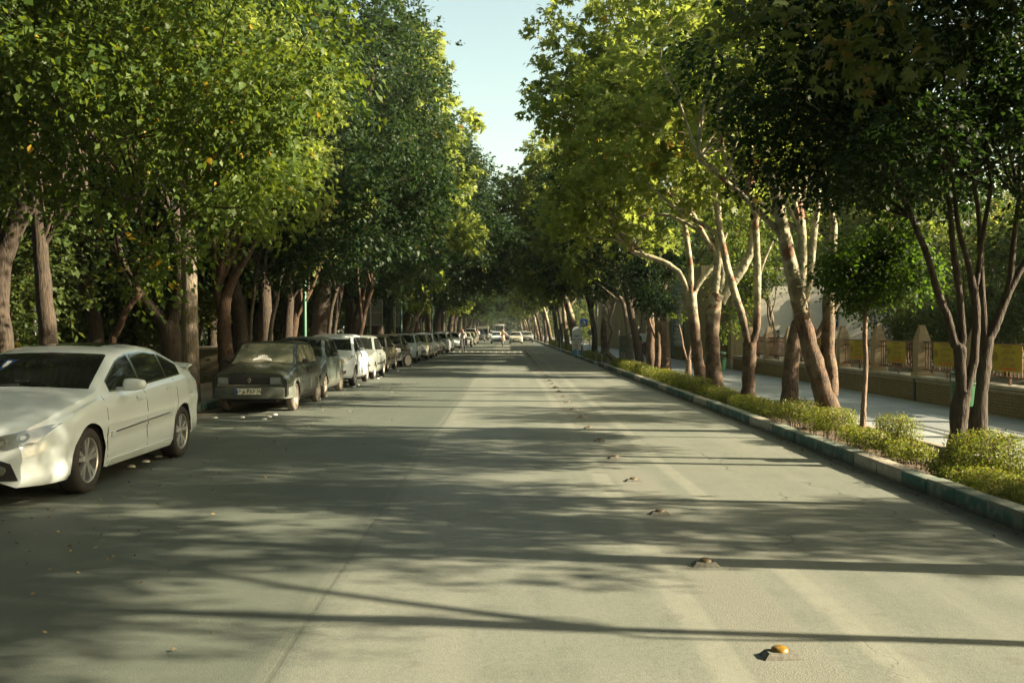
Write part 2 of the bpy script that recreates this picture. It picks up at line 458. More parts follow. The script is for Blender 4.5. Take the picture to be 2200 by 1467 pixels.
# ------------------------------------------------------------------ leaves
def unit(a): return a / np.maximum(np.linalg.norm(a, axis=1, keepdims=True), 1e-9)
TPL = {
    'ovate': (np.array([(0, 0, 0), (.34, .38, .07), (0, 1, -.10), (0, .42, 0), (-.34, .38, .07)]), [(0, 1, 2, 3), (0, 3, 2, 4)]),
    'elm': (np.array([(0, 0, 0), (.27, .45, .05), (0, 1, -.06), (-.27, .45, .05)]), [(0, 1, 2, 3)]),
}
def star():
    tips = [(-62, .60), (-30, .86), (0, 1.0), (30, .86), (62, .60)]
    v = [(0, .12, 0)]
    def pt(a, r, z): return (math.sin(math.radians(a)) * r, .12 + math.cos(math.radians(a)) * r * .95, z)
    v.append(pt(-100, .20, 0))
    for i, (a, r) in enumerate(tips):
        v.append(pt(a * 1.25, r * .85, -.08))
        if i < 4: v.append(pt((a + tips[i + 1][0]) / 2 * 1.25, .40, .03))
    v.append(pt(100, .20, 0))
    return np.array(v), [(0, 2 * i + 1, 2 * i + 2, 2 * i + 3) for i in range(5)]
TPL['plane'] = star()

def leaf_object(name, pos, nrm, drc, size, tint, shape, mat, parent=None, loc=None):
    T, FC = TPL[shape]
    FC = np.array(FC)
    n = unit(nrm); d = drc - n * np.sum(drc * n, axis=1, keepdims=True); d = unit(d); s = np.cross(d, n)
    N, k = len(pos), len(T)
    sz = size[:, None, None]
    V = pos[:, None, :] + sz * (T[None, :, 0:1] * s[:, None, :] + T[None, :, 1:2] * d[:, None, :] + T[None, :, 2:3] * n[:, None, :])
    V = V.reshape(-1, 3).astype(np.float32)
    Fi = (FC[None] + (np.arange(N) * k)[:, None, None]).reshape(-1, 4).astype(np.int32)
    me = bpy.data.meshes.new(name)
    me.vertices.add(len(V)); me.vertices.foreach_set('co', V.ravel())
    me.loops.add(Fi.size); me.loops.foreach_set('vertex_index', Fi.ravel())
    me.polygons.add(len(Fi)); me.polygons.foreach_set('loop_start', np.arange(0, Fi.size, 4, dtype=np.int32))
    me.polygons.foreach_set('loop_total', np.full(len(Fi), 4, dtype=np.int32))
    at = me.attributes.new('tint', 'FLOAT', 'FACE')
    at.data.foreach_set('value', np.repeat(tint, len(FC)).astype(np.float32))
    me.materials.append(mat); me.update(calc_edges=True)
    return link(name, me, parent, loc)

def clumps(rng, blobs, per=1.0):
    """blobs: (cx,cy,cz,rx,ry,rz) -> clump centres on and in the shells with radii"""
    C, R, O = [], [], []
    for b in blobs:
        c, r = np.array(b[:3]), np.array(b[3:6])
        nn = int(per * max(6, 7 * (r[0] * r[1] * r[2]) ** (2 / 3) ** 1))
        for _ in range(nn):
            d = rng.normal(size=3); d /= np.linalg.norm(d)
            q = .35 + .60 * rng.random() ** .6
            C.append(c + d * r * q); R.append(rng.uniform(.22, .40) * min(r) ** .5 * 1.15); O.append(d)
    return np.array(C), np.array(R), np.array(O)

def crown(name, blobs, n, shape, size, mat, seed, parent=None, loc=None, droop=.25, tw=.45, per=1.0, lpt=12, flat=.6, cut=None, yel=0):
    rng = np.random.default_rng(seed)
    C, R, O = clumps(rng, blobs, per)
    wgt = R ** 2; wgt /= wgt.sum()
    nt = n // lpt
    ci = rng.choice(len(C), nt, p=wgt)
    d = unit(rng.normal(size=(nt, 3)) + np.array([0, 0, .15]))
    tp = C[ci] + d * (R[ci] * (.35 + .75 * rng.random(nt) ** .5))[:, None] * np.array([1.15, 1.15, .85])
    td = unit(d * .7 + O[ci] * .8 + rng.normal(size=(nt, 3)) * .5 + np.array([0, 0, -droop]))
    a = np.repeat(np.arange(nt), lpt)
    t = rng.random(len(a))
    pos = tp[a] + td[a] * (t * tw)[:, None] + rng.normal(size=(len(a), 3)) * .06
    pos[:, 2] -= droop * (t * tw) ** 2 * 1.2
    nrm = unit(np.array([0, 0, flat]) + d[a] * .45 + rng.normal(size=(len(a), 3)) * .55)
    drc = td[a] + rng.normal(size=(len(a), 3)) * .7 + np.array([0, 0, -droop * 1.2])
    sz = size * rng.uniform(.45, 1.3, len(a))
    ct = rng.random(len(C))
    tint = np.clip(.45 * ct[ci][a] + .25 * rng.random(nt)[a] + .3 * rng.random(len(a)), 0, .93)
    yl = rng.random(len(a)) < .006 + .14 * (rng.random(len(C)) < .06)[ci][a]
    tint = np.where(yl, 1.0, tint)
    keep = np.ones(len(pos), bool)
    if cut is not None: keep = cut(pos)
    return leaf_object(name, pos[keep], nrm[keep], drc[keep], sz[keep], tint[keep], shape, mat, parent, loc), C

def twigs(mb, C, anchors, rng, k=3, r0=.018):
    """thin boughs from the nearest anchor to clump centres"""
    A = np.array([a[:3] for a in anchors])
    for c in C[rng.permutation(len(C))[:k]]:
        ds = np.linalg.norm(A - c, axis=1) + (A[:, 2] > c[2]) * 1.5
        i = np.argsort(ds)[min(int(rng.integers(0, 3)), len(A) - 1)]
        a = A[i]; L = np.linalg.norm(c - a)
        if L < .3: continue
        m1 = a + (c - a) * .35 + rng.normal(size=3) * .06 * L; m2 = a + (c - a) * .7 + rng.normal(size=3) * .07 * L
        m1[2] += .05 * L
        rr = min(anchors[i][3] * .8, .012 * L + r0 * .5)
        mb.tube([a, m1, m2, c], [rr, rr * .75, rr * .5, .008], 6, res=3, cap=False)

def tree(name, label, base, limbs, blobs, nleaf, shape, size, leaf, bark, seed, group=None, cat='tree', droop=.25, boughs=14, per=1.0, flare=1.25, cut=None, tw=.45, sides=14, rough=.10, flat=.6):
    """limbs: polylines of (x, y, z, r) in world metres, the first one is the trunk; blobs: crown ellipsoids in world metres"""
    base = Vector(base)
    e = thing(name, label, cat, base, 0, group)
    rng = np.random.default_rng(seed + 1000)
    mb = MB(); anch = []
    for i, L in enumerate(limbs):
        pts = [Vector(p[:3]) - base for p in L]; rad = [p[3] for p in L]
        if i == 0:
            rad0 = rad[0]
            d = (pts[1] - pts[0]); dl = d.length
            pts = [pts[0] - Vector((0, 0, .15)), pts[0] + Vector((0, 0, .02)), pts[0] + d * min(.5, .22 / dl)] + pts[1:]
            rad = [rad0 * flare * 1.1, rad0 * flare, rad0 * 1.08] + rad[1:]
        mb.tube(pts, rad, sides if i == 0 else 10, res=5, seed=seed * 3.1 + i, rough=rough, cap=False)
        if i > 0 or len(limbs) == 1:
            for p, r in list(zip(pts, rad))[-3:]: anch.append((p.x, p.y, p.z, r))
    lb = [(b[0] - base.x, b[1] - base.y, b[2] - base.z, b[3], b[4], b[5]) for b in blobs]
    if nleaf:
        cr, C = crown('crown', lb, nleaf, shape, size, leaf, seed, e, droop=droop, per=per, cut=cut, tw=tw, flat=flat)
        if anch and boughs: twigs(mb, C, anch, rng, boughs)
    mb.build('trunk', bark, e, smooth=True)
    return e

def pl(Z, pts):
    """pixel polyline (px, py, width px[, dZ]) at depth Z -> (x, y, z, r)"""
    out = []
    for p in pts:
        z = Z + (p[3] if len(p) > 3 else 0)
        q = P(p[0], p[1], z); out.append((q.x, q.y, q.z, p[2] * z / F / 2))
    return out

# ------------------------------------------------------------------ the setting
ZS = .05          # planter soil
ZP = .13          # pavement
def sheet(name, mat, x0, x1, y0, y1, z, kind='structure'):
    b = MB(); b.add([(x0, y0, z), (x1, y0, z), (x1, y1, z), (x0, y1, z)], [(0, 1, 2, 3)])
    return tag(b.build(name, mat), kind=kind)
sheet('ground', M['park_soil'], -400, 400, -60, 900, -.06)
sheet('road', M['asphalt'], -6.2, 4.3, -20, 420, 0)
b = MB(); b.box(-8.6, -6.16, -20, 420, -.05, .12); tag(b.build('pavement_left', M['pavers_left']), kind='structure')
b = MB(); b.box(5.5, 8.62, -20, 420, -.05, ZP); tag(b.build('pavement_right', M['pavers']), kind='structure')
b = MB(); b.box(4.3, 5.4, -20, 420, -.05, ZS); tag(b.build('planter_soil', M['soil']), kind='structure')
rs = random.Random(3)
def kerb(name, x0, x1, y0, y1, h, pattern, mats, z0=-.04, tilt=0.0):
    b = MB(); y = y0; i = 0
    while y < y1:
        L = pattern(y)[0]; mi = pattern(y)[1]
        e = min(y + L, y1)
        dx = rs.uniform(-.008, .008); dz = rs.uniform(-.006, .006)
        if y < 60: b.box(x0 + dx, x1 + dx, y + .004, e - .004, z0, h + dz, mi, .022)
        else: b.box(x0, x1, y, e, z0, h, mi)
        y = e; i += 1
    return tag(b.build(name, mats, smooth=False, angle=50), kind='structure')
def pat(y):
    ph = (y - 9.75) % 5.0
    if ph < 1.4: return (.7, 1)
    return (.6, 0)
kerb('kerb_right', 4.12, 4.3, 2.15, 44.0, .165, pat, [M['kerb_green'], M['kerb_white']])
kerb('kerb_right_far', 4.12, 4.3, 46.0, 60.5, .12, pat, [M['kerb_green'], M['kerb_white']])
kerb('kerb_right_end', 4.12, 4.3, 63.0, 400, .15, lambda y: (2.0 if y < 120 else 8.0, int(y / 2) % 3 == 0), [M['kerb_green'], M['kerb_white']])
kerb('kerb_left', -6.2, -6.02, 0, 400, .17, lambda y: (.6 if y < 60 else 4.0, int(y / 3) % 2), [M['kerb_green'], M['kerb_white']])
kerb('pavement_edging', 5.4, 5.5, 0, 200, .17, lambda y: (1.0 if y < 50 else 10, 0), [M['stone_edge']])
# green park lawn and beds behind the left pavement
def litter_obj(name, label, n, xr, yr, z, seed, size=.05, cat='fallen leaves'):
    r = np.random.default_rng(seed)
    pos = np.stack([r.uniform(*xr, n), r.uniform(*yr, n), np.full(n, z)], 1)
    return pos, r
def litter_mesh(name, label, pos, r, size):
    n = len(pos)
    nr = np.array([0, 0, 1.0]) + r.normal(size=(n, 3)) * .35
    o = leaf_object(name, pos, nr, r.normal(size=(n, 3)), size * r.uniform(.5, 1.25, n), r.random(n), 'ovate', M['litter'])
    return tag(o, label, 'fallen leaves', kind='stuff')
r0 = np.random.default_rng(5)
n = 900
pos = np.stack([np.clip(-4.7 + r0.normal(size=n) * .9 + r0.random(n) * 1.6, -6, 2), r0.uniform(4.5, 30, n) ** 1.0, np.full(n, .012)], 1)
litter_mesh('fallen_leaves', 'dry fallen leaves scattered on the asphalt round the parked cars', pos, r0, .038)
n = 700
pos = np.stack([4.1 - np.abs(r0.normal(size=n)) * .13, r0.uniform(5, 40, n), np.full(n, .012)], 1)
litter_mesh('fallen_leaves', 'dry leaf litter lying in the gutter along the green kerb', pos, r0, .035)
n = 500
pos = np.stack([r0.uniform(4.32, 5.38, n), r0.uniform(6, 30, n), np.full(n, ZS + .012)], 1)
litter_mesh('fallen_leaves', 'dry leaves lying on the planter soil under the hedge', pos, r0, .05)

# ------------------------------------------------------------------ brick fence on the right
PY = [8.4 + 2.4 * i for i in range(12)]       # pillar positions 8.4 ... 34.8
fence = thing('fence_wall', 'low tan brick wall with stepped brick pillars and brown railings beside the pavement', 'fence', (8.55, 21, 0))
off = (8.55, 21, 0)
b = MB(); b.box(8.57, 8.83, 5, 36.9, 0, .60); b.build('wall', M['brick_wall'], fence, off=off)
b = MB()
for i in range(13):
    y0 = 5 + i * 2.45; b.box(8.52, 8.90, y0 + .004, min(y0 + 2.446, 36.9), .60, .665, 0, .012)
b.box(8.545, 8.565, 5, 36.9, .545, .575)
b.build('coping', M['coping'], fence, off=off, angle=40)
b = MB(); b.box(8.535, 8.568, 20.35, 20.43, .14, .60); b.build('drainpipe', M['dark_metal'], fence, off=off)
for y in PY:
    b = MB()
    b.box(8.55, 8.87, y - .17, y + .17, .667, .73, 0, .012)
    b.box(8.58, 8.84, y - .13, y + .13, .73, 1.40)
    w = .13
    for k in range(6):
        b.box(8.71 - w, 8.71 + w, y - w, y + w, 1.402 + k * .054, 1.402 + k * .054 + .05, 0, .006); w -= .0145
    b.build('pillar', M['brick_pillar'], fence, off=off)
for i in range(len(PY)):
    y0 = PY[i] - 2.4 + .132 if i == 0 else PY[i - 1] + .132
    y1 = PY[i] - .132
    b = MB()
    for z, t in ((1.37, .03), (1.25, .022), (.80, .028)): b.box(8.685, 8.735, y0, y1, z - t / 2, z + t / 2)
    k = y0 + .07
    while k < y1 - .03:
        b.tube([(8.71, k, .81), (8.71, k, 1.365)], [.0135, .0135], 6, cap=False)
        b.tube([(8.71, k, .815), (8.71, k, .83)], [.019, .019], 6, cap=False)
        b.tube([(8.71, k, 1.23), (8.71, k, 1.27)], [.019, .019], 6, cap=False)
        k += .125
    b.box(8.69, 8.73, (y0 + y1) / 2 - .02, (y0 + y1) / 2 + .02, .667, .785)
    b.build('railing', M['rail'], fence, off=off, smooth=False)

# lettering made of real letter outlines
def lettering(text, size, mat, name, parent, loc, rot, bevel=.035, center=True):
    c = bpy.data.curves.new('letters', 'FONT'); c.body = text; c.size = size
    c.align_x = 'CENTER' if center else 'LEFT'; c.align_y = 'CENTER'
    c.offset = 0; c.bevel_depth = bevel * size; c.bevel_resolution = 0; c.resolution_u = 3
    o = bpy.data.objects.new('letters', c); COL.objects.link(o)
    dg = bpy.context.evaluated_depsgraph_get()
    me = bpy.data.meshes.new_from_object(o.evaluated_get(dg))
    bpy.data.objects.remove(o); bpy.data.curves.remove(c)
    me.name = name; me.materials.clear(); me.materials.append(mat)
    me.transform(Matrix.Translation(loc) @ rot.to_matrix().to_4x4() @ Matrix.Diagonal((1, 1, .25, 1)))
    return link(name, me, parent)
from mathutils import Euler
FACE_CAM = Euler((math.radians(90), 0, 0))           # text read by someone looking along +Y
FACE_ROAD = Euler((math.radians(90), 0, math.radians(-90)))   # text on a face that looks towards -X

SCRIPT = ['\ufef2\ufee3\ufefc\ufeb3\ufe8d \ufeae\ufec4\ufecb', '\ufee2\ufe97\ufe8e\ufec3 \ufe8d\ufeee\ufeeb', '\ufee5\ufe8e\ufee3\ufe8d \ufe8d\ufead \ufeae\ufeec\ufeb7']
bl = ['nearest to the camera, half behind the forked dark trunks', 'between the forked dark trunk and the next brick pillar', 'just right of the thin sapling stem', 'just left of the thin sapling stem', 'right behind the leaning twin trunk tree']
for i, j in enumerate((4, 5, 6, 7, 8)):
    yc = (PY[j - 1] + PY[j]) / 2 + .02
    e = thing('banner', 'yellow banner ' + bl[i], 'banner', (8.66, yc, 1.13), 0, 'yellow banners on the fence railings')
    b = MB()
    nx = 12; vs = []; fs = []
    for a in range(nx + 1):
        for c in (0, 1, 2, 3):
            yy = -.5 + a / nx; zz = -.235 + c * .47 / 3
            vs.append((.008 * math.sin(a * 1.7 + i) * (1 - c / 3.5), yy, zz))
    for a in range(nx):
        for c in range(3): fs.append((a * 4 + c, a * 4 + 4 + c, a * 4 + 5 + c, a * 4 + 1 + c))
    b.add(vs, fs)
    b.add([(v[0] - .004, v[1], v[2]) for v in vs], [f[::-1] for f in fs])
    b.build('cloth', M['banner'], e, smooth=True)
    for r, (t, s, zz) in enumerate(zip(SCRIPT, (.105, .105, .10), (.12, .0, -.10))):
        lettering(t, s, M['banner_ink'], 'lettering', e, (-.016, -.08, zz), FACE_ROAD, .02)
    b = MB(); b.lathe([(-.018, .058), (-.018, .078), (-.014, .078), (-.014, .058)], 20, 'X', (0, .37, .02), closed=True)
    b.lathe([(-.018, .02), (-.018, .034), (-.014, .034), (-.014, .02)], 14, 'X', (0, .37, .02), closed=True)
    b.build('emblem', M['banner_ink'], e)
    b = MB(); b.box(-.018, -.013, -.36, .20, -.195, -.165); b.build('red_line', M['banner_red'], e)
    b = MB(); b.box(-.018, -.013, -.20, .16, .20, .212); b.build('tie', M['ink'], e)

# ------------------------------------------------------------------ buildings on the right
def panel_yz(b, x, y0, y1, z0, z1, t=.02, mi=0): b.box(x - t, x, y0, y1, z0, z1, mi)
bo = (8.6, 37.6, 0)
h1 = thing('brick_house', 'pale stucco and brick house with arched window at the end of the fence', 'building', bo)
b = MB()
b.box(8.6, 11.05, 37.2, 37.9, 0, 3.9)                   # brick wall facing the camera
b.box(8.6, 8.95, 39.5, 45.0, 0, 3.9)                     # street side
b.box(8.6, 8.95, 37.9, 39.5, 2.35, 3.9)
b.build('brick_wall', M['brick_house'], h1, off=bo)
b = MB(); b.box(8.53, 11.05, 37.14, 37.197, .12, .48); b.box(8.54, 8.597, 37.2, 37.9, .12, .48); b.box(8.54, 8.597, 39.5, 45, .12, .48); b.build('plinth', M['coping'], h1, off=bo)
b = MB(); b.box(8.56, 8.62, 37.16, 37.197, .48, 3.9); b.box(8.75, 8.80, 37.17, 37.197, .48, 3.9); b.build('pilaster', M['brick_house'], h1, off=bo)
b = MB()
b.box(9.6, 14.6, 36.9, 37.137, .5, 3.75)
b.box(9.6, 14.6, 36.9, 44.5, 3.95, 3.99); b.box(11.06, 14.6, 37.2, 44.5, 0, 3.9)
b.build('stucco_wall', M['stucco'], h1, off=bo)
b = MB(); b.box(9.45, 14.75, 36.78, 37.15, 3.752, 3.84, 0, .015); b.box(9.5, 14.7, 36.83, 37.15, 3.842, 3.945, 0, .015); b.box(8.5, 9.44, 37.05, 37.3, 3.905, 4.0, 0, .01); b.build('cornice', M['coping'], h1, off=bo, angle=40)
b = MB(); b.box(8.9, 8.98, 37.91, 39.49, .13, 2.34); b.build('door', M['door_wood'], h1, off=bo)
b = MB(); b.box(8.45, 8.95, 37.95, 39.45, .13, .22, 0, .01); b.build('step', M['coping'], h1, off=bo)
def arched(b, x, y, z0, z1, w, t, mi=0, n=10):
    pts = [(x - w / 2, z0), (x + w / 2, z0)]
    for k in range(n + 1):
        a = math.pi * k / n; pts.append((x + math.cos(a) * w / 2, z1 - w / 2 + math.sin(a) * w / 2))
    m = len(pts)
    b.add([(p[0], y, p[1]) for p in pts] + [(p[0], y - t, p[1]) for p in pts], [tuple(range(m)), tuple(range(2 * m - 1, m - 1, -1))] + [(i, (i + 1) % m, m + (i + 1) % m, m + i) for i in range(m)], mi)
for xw in (GX(1722, 36.9), GX(1786, 36.9)):
    b = MB(); arched(b, xw, 36.90, 1.68, 2.98, .62, .05); f = b.build('window', M['coping'], h1, off=bo, angle=40)
    b = MB(); arched(b, xw, 36.85, 1.74, 2.92, .50, .012); b.build('pane', M['glass'], f)
    for c in range(3):
        b = MB(); b.box(xw - .012 + (c - 1) * .16, xw + .012 + (c - 1) * .16, 36.822, 36.836, 1.75, 2.85)
        if c == 1:
            for q in (1.95, 2.2, 2.45): b.box(xw - .24, xw + .24, 36.818, 36.8215, q, q + .03)
        b.build('bar', M['tile_frame'], f)
for o in h1.children:
    if o.name.startswith('window'):
        for c in o.children:
            c.data.transform(Matrix.Translation((-bo[0], -bo[1], 0)))
for xw in (GX(1664, 36.9), GX(1765, 36.9)):
    b = MB(); b.box(xw - .19, xw + .19, 36.84, 36.897, 1.32, 1.62); f = b.build('vent', M['dark_metal'], h1, off=bo)
    b = MB()
    for q in range(4): b.lathe([(36.815, .035), (36.815, .05), (36.825, .05), (36.825, .035)], 12, 'Y', (xw - .12 + .08 * q - bo[0], -bo[1], 1.47), closed=True)
    b.build('grille', M['pale_metal'], f)
bo = (9.0, 60, 0)
h2 = thing('brick_building', 'long ochre brick building with glazed tile panel behind the plane trees', 'building', bo)
b = MB(); b.box(9.0, 15, 45.1, 49.6, 0, 4.6); b.box(9.3, 15, 49.6, 54.4, 0, 4.7); b.box(9.0, 15, 54.4, 60, 0, 4.3); b.box(9.2, 15, 60, 74, 0, 4.1); b.box(9.0, 15, 74, 100, 0, 4.4)
b.build('wall', M['brick_house'], h2, off=bo)
b = MB(); b.box(9.24, 9.298, 50.0, 54.0, 1.35, 4.36); b.box(9.24, 9.298, 50.0, 54.0, .75, 1.2); b.build('tile_panel', M['tiles'], h2, off=bo)
b = MB()
for y in (49.7, 54.05): b.box(9.2, 9.30, y, y + .25, .13, 4.6)
b.box(9.2, 9.30, 49.95, 54.05, 4.38, 4.6); b.box(9.2, 9.30, 49.95, 54.05, 1.21, 1.34); b.build('tile_frame', M['tile_frame'], h2, off=bo)
for y in (45.9, 56, 63, 67, 71, 77, 82):
    b = MB(); xx = 8.99 if (y < 60 or y > 74) else 9.19
    b.box(xx - .05, xx, y, y + 1.1, 1.1, 2.5); f = b.build('window', M['coping'], h2, off=bo)
    b = MB(); b.box(xx - .065, xx - .053, y + .1, y + 1.0, 1.2, 2.4); b.build('pane', M['glass'], f, off=bo)
b = MB(); b.box(8.9, 8.98, 49.3, 49.38, .13, 2.6); b.build('downpipe', M['dark_metal'], h2, off=bo)
# far buildings behind the park on the left
for (x0, x1, y0, y1, h, lb) in ((-46, -38, 52, 78, 4.2, 'pale sunlit building seen between trunks beyond the park at far left'), (-30, -24, 92, 128, 5.0, 'pale low building behind the trunks beyond the billboards')):
    bo = ((x0 + x1) / 2, y0, 0)
    e = thing('far_building', lb, 'building', bo)
    b = MB(); b.box(x0, x1, y0, y1, 0, h); b.build('wall', M['stucco_far'], e, off=bo)
    b = MB(); b.box(x0 - .3, x1 + .3, y0 - .3, y1 + .3, h + .003, h + .25); b.build('roof', M['coping'], e, off=bo)
    for k in range(6):
        yy = y0 + 2 + k * (y1 - y0 - 4) / 6
        b = MB(); b.box(x1, x1 + .04, yy, yy + 1.4, 1.2, 2.8); b.build('window', M['glass'], e, off=bo)
# low park walls on the left
for (a, lb) in (((-15, -8.7, 30.0, 30.35, 1.02), 'low dark brick park wall crossing behind the dirty green hatchback'), ((-9.05, -8.7, 30.36, 90, .85), 'long low brick park wall running behind the left tree row')):
    bo = ((a[0] + a[1]) / 2, a[2], 0)
    e = thing('park_wall', lb, 'wall', bo)
    b = MB(); b.box(a[0], a[1], a[2], a[3], 0, a[4]); b.build('wall', M['brick_park'], e, off=bo)
    b = MB(); b.box(a[0] - .05, a[1] + .05, a[2] - .05, a[3] + .05, a[4] + .002, a[4] + .09, 0, .01); b.build('coping', M['coping'], e, off=bo)

# ------------------------------------------------------------------ hedges and bushes
def bush(label, x, y, rx, ry, h, n, seed, size=.034, boxy=.6, cat='bush', group=None, leggy=.4, z0=ZS):
    e = thing('boxwood_bush' if cat == 'bush' else 'hedge', label, cat, (x, y, z0), 0, group)
    r = np.random.default_rng(seed)
    k = int(n * 1.5)
    u = r.uniform(-1, 1, (k, 3))
    q = (np.abs(u[:, 0]) ** (2 / (1 - boxy * .8)) + np.abs(u[:, 1]) ** (2 / (1 - boxy * .8)) + np.abs(u[:, 2]) ** (2 / (1 - boxy * .8)))
    u = u[q < 1.0]
    m = np.max(np.abs(u), axis=1); u = u[r.random(len(u)) < .25 + .75 * m ** 2]
    wob = 1 + .16 * np.sin(u[:, 1] * ry * 9 + seed) * np.cos(u[:, 0] * rx * 11) + .10 * np.sin(u[:, 1] * ry * 23 + 2 * seed)
    pos = np.stack([u[:, 0] * rx * wob, u[:, 1] * ry * (1 + .05 * wob), h * (leggy * .5 + (1 - leggy * .5) * (u[:, 2] * .5 + .5)) * (.86 + .14 * wob)], 1)
    keep = (pos[:, 2] > h * leggy * r.uniform(.3, 1.1, len(pos)))
    pos = pos[keep]; u = u[keep]
    pos += r.normal(size=pos.shape) * size * .45
    nr = unit(u * .6 + np.array([0, 0, .5]) + r.normal(size=u.shape) * .6)
    dr = u * .6 + np.array([0, 0, .9]) + r.normal(size=u.shape) * .6
    leaf_object('foliage', pos, nr, dr, size * r.uniform(.6, 1.25, len(pos)), np.clip(r.random(len(pos)) * .75 + .2 * (pos[:, 2] / h), 0, 1), 'elm', M['leaf_box'], e)
    b = MB()
    for i in range(int(26 * max(1, ry / .5))):
        a, c = r.uniform(-.8, .8) * rx, r.uniform(-.95, .95) * ry
        b.tube([(a * .7, c, 0), (a * .9 + r.normal() * .02, c + r.normal() * .02, h * .5), (a + r.normal() * .03, c + r.normal() * .04, h * .93)], [.006, .004, .002], 4, cap=False)
    b.build('stems', M['bark_young'], e)
    return e
G_H = 'low box hedge pieces along the planter'
bush('nearest low box hedge piece behind the teal kerb blocks, in front of the forked trunk', 4.66, 9.3, .24, 1.2, .19, 12000, 1, .032, .7, 'hedge', G_H, .25)
bush('leggy low hedge piece behind the white kerb blocks, left of the big forked trunk', 4.62, 11.35, .23, .5, .27, 5000, 2, .034, .6, 'hedge', G_H, .55)
bush('leggy yellow-green hedge piece just below the thin sapling stem', 4.62, 12.62, .22, .5, .28, 5000, 3, .034, .6, 'hedge', G_H, .5)
bush('rounded yellow-green bush in front of the leaning twin trunk', 4.62, 13.85, .33, .38, .46, 6200, 4, .032, .45, 'bush', None, .45)
bush('rounded yellow-green bush at the left of the one before the leaning trunk', 4.62, 15.4, .33, .38, .46, 6200, 5, .032, .45, 'bush', None, .45)
bush('small trimmed square bush standing alone by the pavement edging', 5.20, 13.0, .25, .27, .42, 4400, 6, .032, .7, 'bush', None, .1)
bush('large dense round bush right of the forked dark trunk', 5.02, 10.15, .36, .36, .50, 9500, 7, .034, .55, 'bush', None, .05)
bush('dark green hedge piece below the V-forked pale tree', 4.62, 18.0, .26, 1.35, .29, 10000, 8, .04, .6, 'hedge', G_H, .3)
bush('darker hedge piece left of the V-forked pale tree', 4.62, 21.3, .26, 1.25, .31, 8000, 9, .042, .6, 'hedge', G_H, .3)
bush('small round green bush at the foot of the thick plane trunk', 4.62, 23.4, .30, .32, .44, 3000, 10, .04, .4, 'bush', None, .1)
bush('long yellow hedge piece ending at the thick plane trunk', 4.62, 27.2, .28, 3.0, .38, 12000, 11, .05, .7, 'hedge', G_H, .2)
bush('long yellow hedge piece farthest along, near the kerb end', 4.62, 36.0, .28, 5.0, .38, 12000, 12, .06, .7, 'hedge', G_H, .2)
bush('weedy dark hedge by the sign posts beyond the kerb gap', 4.75, 53, .35, 5.5, .35, 6000, 13, .08, .6, 'hedge', None, .1)
bush('sunlit yellow plants beside the arched white sign board', 4.8, 70, .4, 5, .5, 4000, 14, .10, .5, 'hedge', None, .1)
bush('far yellow-green hedge beyond the leaning trunks', 4.8, 92, .4, 12, .5, 6000, 15, .13, .6, 'hedge', None, .1)
bush('tiny green weed by the foot of the forked dark trunk', 4.98, 11.7, .06, .06, .2, 90, 16, .04, .1, 'plant', None, .1)

# ------------------------------------------------------------------ trees on the right, traced limb by limb
def baseof(px, Z): return (GX(px, Z), Z, ZS)
ELM, PLN, OVA = M['leaf_elm'], M['leaf_plane'], M['leaf_ovate']
# forked dark elm with the bin
tree('elm_tree', 'dark forked tree with a green bin hung on its trunk, beside the big round bush', baseof(2058, 11.4),
     [pl(11.4, [(2058, 997, 40), (2062, 930, 36), (2064, 880, 38), (2074, 842, 36)]),
      pl(11.4, [(2072, 850, 24), (2066, 800, 24), (2064, 750, 26), (2052, 735, 19), (2038, 682, 17), (2016, 627, 16), (1990, 542, 14), (1960, 470, 12), (1925, 380, 9)]),
      pl(11.4, [(2064, 750, 18), (2070, 728, 17), (2068, 682, 15), (2063, 627, 15), (2049, 534, 13), (2040, 440, 10), (2020, 330, 8)]),
      pl(11.4, [(2076, 850, 22), (2090, 795, 19), (2096, 765, 18), (2100, 677, 17), (2092, 618, 17), (2080, 560, 12), (2060, 490, 10), (2050, 400, 7)]),
      pl(11.4, [(2094, 640, 12), (2104, 580, 11), (2112, 510, 10), (2130, 400, 8)])],
     [(3.7, 12.4, 5.4, 1.2, 1.5, 1.2), (3.75, 12.4, 4.15, .95, 1.2, .95), (4.5, 12.2, 4.35, 1.15, 1.5, 1.15), (5.5, 12.3, 4.15, 1.1, 1.5, 1.0), (5.0, 12.2, 6.2, 2.2, 2.0, 1.3)],
     50000, 'elm', .095, ELM, M['bark_elm'], 11, droop=.25, boughs=26, flat=.75)
tree('elm_tree', 'second dark elm trunk standing right behind the forked one, lit along its right edge', baseof(2100, 11.9),
     [pl(11.9, [(2100, 985, 38), (2107, 860, 34), (2117, 770, 31), (2121, 722, 32)]),
      pl(11.9, [(2120, 735, 18), (2113, 650, 14), (2108, 560, 12), (2104, 470, 10), (2090, 380, 8)]),
      pl(11.9, [(2122, 735, 24), (2138, 705, 21), (2160, 650, 17), (2188, 590, 15), (2235, 520, 13), (2290, 430, 10)]),
      pl(11.9, [(2156, 660, 14), (2172, 600, 14), (2178, 530, 12), (2190, 430, 9)])],
     [(6.6, 11.8, 5.6, 1.7, 1.7, 1.4), (5.9, 13.6, 4.8, 1.7, 1.4, 1.5), (6.4, 11.4, 4.0, 1.3, 1.3, .8), (7.4, 12.4, 4.4, 1.1, 1.4, 1.2)],
     38000, 'elm', .095, ELM, M['bark_elm'], 12, droop=.25, boughs=20, flat=.75)
